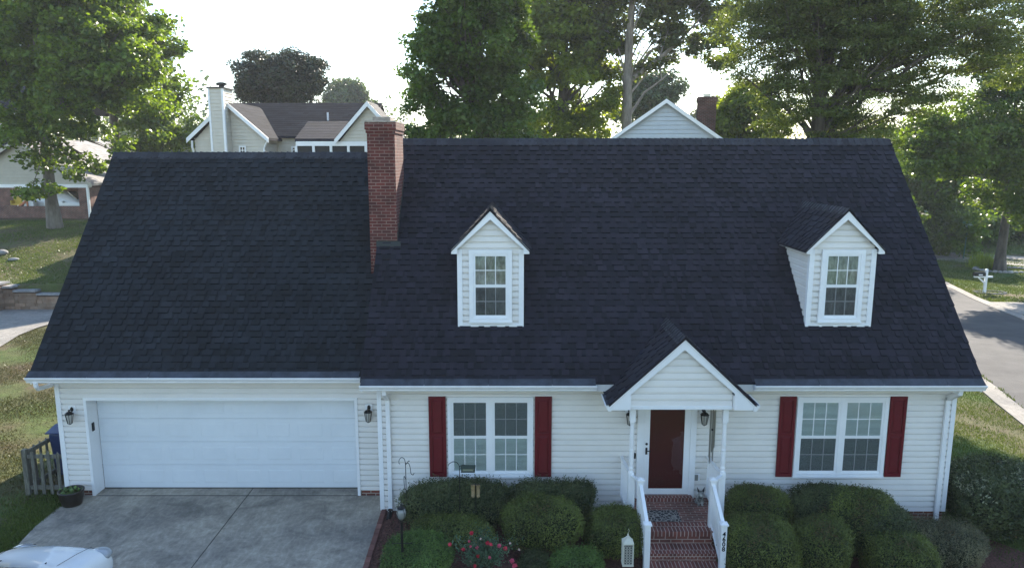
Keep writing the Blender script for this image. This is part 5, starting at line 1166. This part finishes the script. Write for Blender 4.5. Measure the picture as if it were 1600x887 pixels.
# ================================================================ street corner objects
mp = atz(1538, 456, hz(28.5, 44)); mbx, mby = mp[0], mp[1]; mz = hz(mbx, mby)
mb = thing('mailbox', 'black mailbox on a white cross shaped wooden post at the street corner', 'mailbox', (mbx, mby, mz))
g = G().box(mbx - .07, mbx + .07, mby - .07, mby + .07, mz - .2, mz + 1.45); g.add([(mbx - .09, mby - .09, mz + 1.45), (mbx + .09, mby - .09, mz + 1.45), (mbx + .09, mby + .09, mz + 1.45), (mbx - .09, mby + .09, mz + 1.45), (mbx, mby, mz + 1.53)], [(0, 1, 4), (1, 2, 4), (2, 3, 4), (3, 0, 4), (3, 2, 1, 0)])
g.box(mbx - .75, mbx - .07, mby - .055, mby + .055, mz + .95, mz + 1.05); g.box(mbx + .07, mbx + .4, mby - .055, mby + .055, mz + .95, mz + 1.05)
g.prism([(mbx - .07, mby - .04, mz + .55), (mbx - .07, mby - .04, mz + .68), (mbx - .42, mby - .04, mz + .95), (mbx - .52, mby - .04, mz + .95)], (0, .08, 0)); obj('post', g, M['white'], mb)
pts = [(.13 * math.cos(t), .13 * math.sin(t)) for t in np.linspace(0, math.pi, 9)]
obj('box', G().prism([(mbx - .78, mby + a, mz + 1.18 + b) for a, b in pts] + [(mbx - .78, mby - .13, mz + 1.055), (mbx - .78, mby + .13, mz + 1.055)], (.68, 0, 0)), M['black'], mb)
obj('number_plate', G().box(mbx - .55, mbx - .30, mby - .14, mby - .131, mz + 1.10, mz + 1.17), M['white'], mb)
g = G()
for k in range(34):
    t = 6.28 * k / 34; x, y = mbx + .3 + .95 * math.cos(t), mby - .1 + .5 * math.sin(t); s = random.uniform(.08, .12); g.ell((x, y, hz(x, y) + .02), (s, s * .8, s * .55), 7, 5)
tag(obj('stone_ring', g, mat('grey_edging_stone', (.16, .155, .15), .9, island=.35), loc=(mbx, mby, mz)), 'small ring of grey stones round the foot of the mailbox', 'stone ring')
sp_ = atz(1505, 404, -1.5); sx, sy = sp_[0], sp_[1]; sz = hz(sx, sy); ss = thing('street_sign', 'green street name sign on a thin green pole at the cross street', 'street sign', (sx, sy, sz))
obj('pole', G().tube([(sx, sy, sz - .2), (sx + .12, sy, sz + 3.1)], .05, 8), mat('green_post', (.05, .14, .09), .5), ss)
obj('sign_blade', G().box(sx - .35, sx + .65, sy - .02, sy + .02, sz + 3.0, sz + 3.2), mat('green_sign', (.12, .25, .16), .4), ss); obj('sign_blade', G().box(sx + .05, sx + .35, sy - .3, sy + .3, sz + 2.72, sz + 2.95), mat('pale_sign', (.5, .58, .56), .4), ss)

# ================================================================ trees
leaf_mat = lambda n, c1, c2, *a, **k: _lm(n, br(c1, .9), br(c2, 1.5), *a, **k)
LT = {
 'oak': leaf_mat('oak_leaf', (.04, .08, .012), (.12, .18, .028), .5, tint=(1.7, 1.6, .4)),
 'oakd': leaf_mat('dark_tree_leaf', (.028, .06, .012), (.085, .14, .025), .45, tint=(1.7, 1.6, .4)),
 'lime': leaf_mat('yellow_green_leaf', (.07, .105, .016), (.17, .22, .035), .55, tint=(1.7, 1.6, .4)),
 'willow': leaf_mat('willow_oak_leaf', (.05, .07, .02), (.11, .14, .04), .45, tint=(1.5, 1.5, .5)),
 'cedar': leaf_mat('evergreen_leaf', (.014, .026, .010), (.04, .055, .022), .2),
 'far': leaf_mat('far_tree_leaf', (.05, .085, .04), (.10, .14, .06), .35),
}
def tree(name, label, base, trunk_h, tr, lobes, n_clump, n_leaf, size, lm, bark='bark', group=None, clump=(.7, .7, .4), aspect=.55, droop=0, limbs=22, lean=(0, 0), shell=.45, kind=None, lk=1.0):
    bx, by, bz = base; root = thing(name, label, 'tree', base, group)
    lobes = np.array(lobes, float); vol = lobes[:, 3] * lobes[:, 4] * lobes[:, 5]; pick = rng.choice(len(lobes), n_clump, p=vol / vol.sum())
    d = unit(rng.normal(size=(n_clump, 3))); rad = rng.uniform(shell ** 3, 1, (n_clump, 1)) ** (1 / 3)
    cc = lobes[pick, :3] + d * rad * lobes[pick, 3:6]
    cs = rng.uniform(.6, 1.25, (n_clump, 1)); k = rng.integers(0, n_clump, n_clump * n_leaf)
    off = rng.normal(size=(len(k), 3)); off = unit(off) * rng.uniform(.15, 1, (len(k), 1)) ** .6 * np.array(clump) * cs[k]
    if droop: off[:, 2] -= droop * np.hypot(off[:, 0], off[:, 1]) ** 1.3
    P = cc[k] + off; nr = unit(rng.normal(size=P.shape)) + np.array([0, 0, .8]) + .5 * unit(off)
    quads_mesh('crown', leaf_quads(P, nr, np.full((len(P), 1), size), aspect, .4), LT[lm], root, off=base)
    g = G(); top = Vector((bx + lean[0], by + lean[1], bz + trunk_h)); bb = Vector(base); n = 9; pts = []; rr = []
    for i in range(n):
        t = i / (n - 1); pts.append(bb.lerp(top, t) + Vector((math.sin(t * 5 + bx) * tr * .35, math.cos(t * 4 + by) * tr * .3, 0)) * (t > 0)); rr.append(tr * (1.45 if i == 0 else (1.0 - .62 * t)))
    pts[0].z -= .4; g.tube(pts, rr, 12)
    idx = rng.choice(n_clump, min(limbs, n_clump), replace=False)
    for j, i in enumerate(idx):
        c = Vector(cc[i]); t = min(.97, max(.38, (c.z - bz) / trunk_h * .62 + .05 * random.random())); s = pts[0].lerp(pts[0], 0); s = bb.lerp(top, t)
        kf = t * (n - 1); i0 = int(kf); s = pts[i0].lerp(pts[min(i0 + 1, n - 1)], kf - i0); r0 = tr * (1 - .62 * t) * random.uniform(.28, .5) * lk
        m = s.lerp(c, .5) + Vector((random.uniform(-.5, .5), random.uniform(-.5, .5), random.uniform(-.2, .7))) * (c - s).length * .12
        g.tube([s, s.lerp(m, .5) + Vector((0, 0, .08)) * (c - s).length, m, m.lerp(c, .5) + Vector((0, 0, .05)), c], [r0, r0 * .8, r0 * .6, r0 * .4, r0 * .12], 7)
        for _ in range(2):
            i2 = int(np.argmin(np.linalg.norm(cc - np.array(c) - rng.normal(size=3) * 1.2, axis=1))); g.tube([m, m.lerp(Vector(cc[i2]), .5) + Vector((0, 0, .15)), Vector(cc[i2])], [r0 * .4, r0 * .25, r0 * .08], 5)
    obj('trunk', g, M[bark], root, smooth=True); return root
def LB(px, py, Y, rx, ry=None, rz=None):
    p = at(px, py, Y); s = Y / CAM_F; return (p[0], Y, p[2], rx * s, (ry or rx) * s, (rz or rx * .8) * s)
TG = 'garden trees around the houses'
# left big tree and the one behind it
b = at(86, 352, 44); base = (b[0], 44, hz(b[0], 44))
tree('oak_tree', 'large broad leafed tree with a bare pale trunk on the left lawn', base, 15, .34,
     [LB(60, 60, 44, 95), LB(150, 90, 43, 85), LB(20, 150, 43, 60, rz=60), LB(120, 165, 42.5, 75, rz=50), LB(215, 130, 44, 60), LB(200, 30, 45, 60), LB(80, -40, 45, 120), LB(40, 225, 42, 50, rz=34), LB(95, 215, 41.8, 46, rz=34), LB(110, 262, 42, 40, rz=24), LB(180, 225, 42.5, 34, rz=28), LB(75, 296, 42.3, 34, rz=14), LB(30, 255, 42.2, 30, rz=14), LB(130, 285, 42.2, 24, rz=14)],
     640, 120, .25, 'oak', 'barkl', TG, clump=(.85, .85, .5), limbs=34, aspect=.7)
b2 = (at(60, 300, 52)[0], 54, 3.0)
tree('oak_tree', 'darker tree standing behind the pale trunked tree at left, reaching to the cream house', (at(190, 300, 54)[0], 54, 3.0), 16, .4,
     [LB(170, 60, 54, 80), LB(235, 150, 54, 55), LB(120, 10, 54, 90), LB(270, 190, 54, 42), LB(220, 215, 52, 50, rz=30), LB(285, 215, 53, 28, rz=30), LB(225, 70, 55, 55), LB(20, 40, 56, 80)], 420, 110, .30, 'oak', 'bark', TG, clump=(1.1, 1.1, .65), limbs=26, aspect=.7)
# dark evergreen behind the cream house, and far pale trees
tree('evergreen_tree', 'compact dark round tree rising behind the cream house roof', (at(438, 200, 66)[0], 66, 2.8), 9.5, .35,
     [LB(435, 128, 66, 62, rz=38), LB(400, 110, 66, 34), LB(470, 112, 66, 38), LB(435, 100, 66, 30, rz=20), LB(480, 140, 66, 30), LB(395, 140, 66, 28)], 260, 150, .26, 'cedar', 'bark', TG, clump=(.9, .9, .6), limbs=12)
tree('far_tree', 'pale distant tree to the right of the dark round tree', (at(540, 200, 120)[0], 120, 3), 12, .5, [LB(542, 148, 120, 28, rz=22), LB(562, 160, 120, 20), LB(525, 165, 120, 20), LB(575, 172, 120, 18)], 120, 120, .5, 'far', 'bark', TG, clump=(1.3, 1.3, .9), limbs=6)
# centre mass
b = (at(800, 240, 34)[0], 35, hz(1, 35))
tree('broadleaf_tree', 'huge dense dark green tree behind the ridge right of the brick chimney', (at(745, 240, 35)[0], 35, 2.0), 13, .42,
     [LB(745, 60, 35, 85, 90), LB(700, 130, 34.5, 66, rz=60), LB(660, 190, 34, 36), LB(720, 200, 34, 60, rz=35), LB(740, -30, 35, 85), LB(690, 60, 35, 50), LB(790, 160, 34.5, 55), LB(780, 215, 34, 50, rz=25), LB(655, 150, 34.5, 26)], 470, 140, .20, 'oakd', 'bark', TG, clump=(.62, .62, .42), limbs=30, aspect=.65)
tree('broadleaf_tree', 'yellow green tree filling the gap between the dark tree and the tall bare trunk', (at(880, 240, 50)[0], 51, 2.6), 17, .42,
     [LB(860, 70, 51, 80), LB(900, 150, 50, 62, rz=55), LB(860, 200, 49.5, 52, rz=35), LB(880, -20, 51, 90), LB(930, 195, 50, 42, rz=32), LB(820, 110, 50, 50), LB(930, 90, 51, 46)], 400, 125, .28, 'lime', 'bark', TG, clump=(.86, .86, .55), limbs=26, aspect=.65)
# tall bare trunk with a side limb
ty = 50.0; b = at(977, 195, ty); tb = at(994, -60, ty)
t5 = tree('tall_tree', 'tall straight bare trunk with open crown and one long right limb, centre right', (b[0] - .15, ty, 2.2), tb[2] - 2.2, .46,
     [LB(1065, 70, 50.0, 38, rz=26), LB(1030, 30, 50.4, 44, rz=26), LB(1105, 40, 50.4, 36, rz=24), LB(945, 60, 50.9, 42, rz=34), LB(930, 20, 50.9, 50), LB(1010, 105, 50.4, 22, rz=14), LB(1050, -30, 50.0, 90, rz=34), LB(960, 110, 51.1, 26, rz=22), LB(1130, 15, 50.1, 34, rz=24), LB(1122, 85, 50.1, 30, rz=28)],
     300, 100, .27, 'willow', 'tall_bark', TG, clump=(.8, .8, .5), limbs=14, lk=.55, lean=(tb[0] - b[0] + .15, 0), aspect=.65)
g = G(); P = [Vector(at(x, y, Y)) for x, y, Y in ((981, 128, 50.0), (1003, 112, 49.8), (1030, 92, 49.6), (1055, 70, 49.5), (1075, 50, 49.5), (1100, 22, 49.5))]; g.tube(P, [.20, .17, .14, .11, .08, .04], 8)
for x, y in ((1045, 45), (1062, 92), (1090, 68)): g.tube([P[2], Vector(at((x + 1030) / 2, (y + 90) / 2, 49.6)), Vector(at(x, y, 49.7))], [.06, .04, .02], 6)
obj('limb', g, M['tall_bark'], t5, smooth=True)
tree('far_tree', 'grey green hazy tree directly behind the peak of the pale blue gable', (at(1020, 200, 75)[0], 75, 1.5), 12, .4, [LB(1010, 150, 75, 42, rz=32), LB(1040, 140, 75, 30), LB(975, 170, 75, 34)], 170, 110, .34, 'far', 'bark', TG, clump=(1.0, 1.0, .7), limbs=14)
tree('far_tree', 'small distant tree right of the dark red chimney', (at(1118, 200, 110)[0], 110, 0), 9, .4, [LB(1118, 170, 110, 20), LB(1100, 182, 110, 16), LB(1135, 175, 110, 18)], 70, 110, .45, 'far', 'bark', TG, clump=(1.2, 1.2, .8), limbs=5)
# right: light weeping foliage, the big feathery tree, trees by the street
tree('broadleaf_tree', 'light green drooping tree between the pale blue gable and the feathery tree', (at(1155, 240, 50)[0], 50, 1.2), 9, .3,
     [LB(1150, 178, 50, 42, rz=28), LB(1125, 200, 49.5, 28, rz=22), LB(1185, 190, 50, 40, rz=32), LB(1170, 150, 50.5, 28, rz=20)], 190, 140, .26, 'lime', 'bark', TG, clump=(.8, .8, .55), droop=.25, limbs=14)
b = at(1290, 230, 32)
tree('willow_oak_tree', 'very large feathery fine leafed tree behind the right end of the main roof', (b[0], 33, .2), 18, .42,
     [LB(1290, 40, 33, 110, rz=90), LB(1210, 90, 33, 70), LB(1370, 70, 33, 100), LB(1460, 40, 34, 100), LB(1270, 150, 32.5, 85, rz=50), LB(1370, 160, 33, 85, rz=50), LB(1200, 20, 33, 60), LB(1240, 195, 32.5, 52, rz=28), LB(1340, 210, 32.5, 70, rz=30), LB(1300, -60, 33, 140), LB(1530, 60, 34, 60), LB(1440, 140, 34, 60, rz=40), LB(1165, 55, 33.5, 46), LB(1175, 115, 33, 34), LB(1560, 10, 34.5, 80), LB(1585, 95, 34.5, 56)],
     1750, 110, .15, 'willow', 'bark', TG, clump=(.8, .8, .22), limbs=60, lk=.7, aspect=.36, droop=.15, shell=.25)
b = atz(1562, 421, hz(38, 52)); base = (b[0], b[1], hz(b[0], b[1]))
t8 = tree('maple_tree', 'dark trunked street tree in a stone ring at the right edge', base, 12, .36,
     [LB(1500, 230, 50, 70, rz=48), LB(1570, 180, 50, 70, rz=60), LB(1440, 240, 49, 44, rz=40), LB(1545, 300, 51, 38, rz=22), LB(1620, 300, 50, 45, rz=60), LB(1470, 200, 50, 55, rz=40), LB(1600, 240, 49, 60), LB(1560, 120, 51, 60)],
     520, 110, .24, 'oak', 'bark', TG, clump=(.95, .95, .5), limbs=44, aspect=.6, shell=.3)
g = G(); tx, tyy = base[0], base[1]
for k in range(40):
    t = 6.28 * k / 40; x, y = tx + .6 + 2.3 * math.cos(t), tyy + 1.5 * math.sin(t); s = random.uniform(.16, .24); g.ell((x, y, hz(x, y) + .06), (s, s * .8, s * .6), 7, 5)
tag(obj('stone_ring', g, mat('pale_edging_stone', (.33, .31, .29), .9, island=.3), loc=base), 'oval ring of pale stones round the dark street tree trunk', 'stone ring')
tufts('ornamental_grass', 'upright pale green ornamental grass clump between mailbox and tree ring', (lambda c: np.stack([c[0] + .45 * rng.normal(size=700), c[1] + .35 * rng.normal(size=700), np.full(700, hz(c[0], c[1]))], 1))(atz(1535, 418, -1.4)), 1.0, .05, LT['lime'], .35, kindname=None, cat='ornamental grass')
# woodland edge beyond the cross street and behind the right roof end
spots = [(1380, 300, 82, 50, 70), (1422, 340, 78, 46, 45), (1450, 300, 66, 66, 60), (1500, 330, 76, 70, 50), (1560, 330, 80, 70, 55), (1620, 330, 78, 80, 60), (1400, 250, 72, 70, 60), (1480, 250, 84, 80, 60), (1570, 250, 88, 90, 70), (1650, 260, 84, 90, 80), (1340, 235, 60, 60, 40)]
for i, (x, y, Y, rx, rz_) in enumerate(spots):
    p = at(x, 300, Y); gz = hz(p[0], Y); top = at(x, y - rz_, Y)[2]
    lab = ['dense shrubby tree just beyond the right roof edge', 'bright green shrubby tree at the bend of the cross street', 'dark woodland tree left of the street sign', 'dark woodland tree straight behind the street sign', 'shaded woodland tree directly behind the street tree trunk', 'woodland tree at the right edge beyond the street', 'taller woodland tree above the right roof edge', 'tall woodland tree behind the street sign trees', 'tallest woodland tree behind the street tree', 'tall woodland tree cut by the right edge of the picture', 'low tree peeping over the ridge end'][i]
    lo = [(p[0], Y, gz + (top - gz) * .62, rx * Y / CAM_F, rx * Y / CAM_F, (top - gz) * .40), (p[0] + 1.5, Y - 1.5, gz + (top - gz) * .28, rx * Y / CAM_F * .9, rx * Y / CAM_F * .8, (top - gz) * .27), (p[0] - 2, Y - 1, gz + (top - gz) * .40, rx * Y / CAM_F * .7, rx * Y / CAM_F * .7, (top - gz) * .3)]
    tree('woodland_tree', lab, (p[0], Y, gz), (top - gz) * .8, .3, lo, 200, 90, .34, ['oakd', 'oak', 'oakd', 'oakd', 'willow', 'oakd', 'oak', 'oakd', 'willow', 'oakd', 'oakd'][i], 'bark', 'woodland trees beyond the cross street', clump=(1.15, 1.15, .75), limbs=8, aspect=.65)
# far wood ring closing the horizon
def far_wood(name, label, pts, rad, zlo, zhi, n, size, lm):
    P = []
    for (x, y) in pts:
        top = rng.uniform(*zhi); g0 = hz(x, y); m = n; d = unit(rng.normal(size=(m, 3))); d[:, 2] = np.abs(d[:, 2]); P.append(np.array([x, y, g0]) + d * np.array([rad, rad, top]) * rng.uniform(.6, 1, (m, 1)) * (1 + .18 * np.sin(d[:, :1] * 9 + x) + .15 * np.sin(d[:, 2:] * 11 + y)))
    P = np.concatenate(P); nr = rng.normal(size=P.shape) + np.array([0, -.2, .8]); return tag(quads_mesh(name, leaf_quads(P, nr, np.full((len(P), 1), size), .7), LT[lm]), label, kind='stuff')
pts = []
for a in np.arange(-52, 62, 2.0):
    for Rr in (150, 175):
        if -12 < a < -4 and Rr < 160: continue
        pts.append((Rr * math.sin(R(a + rng.uniform(-.8, .8))), Rr * math.cos(R(a)) + rng.uniform(-6, 6)))
far_wood('far_woods', 'continuous far line of woods closing the horizon', pts, 6.5, 0, (10, 17), 900, .9, 'far')
# woods across the street behind the viewer (seen only as reflections in the panes)
pts = [(x + rng.uniform(-2, 2), -26 + rng.uniform(-5, 5)) for x in range(-60, 61, 6)]
far_wood('street_woods', 'woods on the far side of the street behind the viewpoint', pts, 5, 0, (9, 14), 900, .7, 'oakd')
# hydrangea-like shrubs under the right woods
tufts('wood_edge_grass', 'sunlit rough grass strip on the far side of the cross street', scatter(16000, 30, 62, 62, 80, lambda x, y: y > 72 - (x - 32) * .62 + 1.5), .16, .08, M['blade'])

# ---------------------------------------------------------------- haze
if HAZE:
    hm = bpy.data.materials.new('haze_air'); hm.use_nodes = True; n = hm.node_tree.nodes; n.remove(n['Principled BSDF']); pv = n.new('ShaderNodeVolumePrincipled')
    pv.inputs['Density'].default_value = HAZE; pv.inputs['Color'].default_value = (.85, .9, 1, 1); pv.inputs['Anisotropy'].default_value = .2
    hm.node_tree.links.new(pv.outputs[0], n['Material Output'].inputs['Volume'])
    tag(obj('haze', G().box(-440, 440, -320, 620, -4, 60), hm), 'thin summer haze between the near houses and the far trees', kind='stuff')
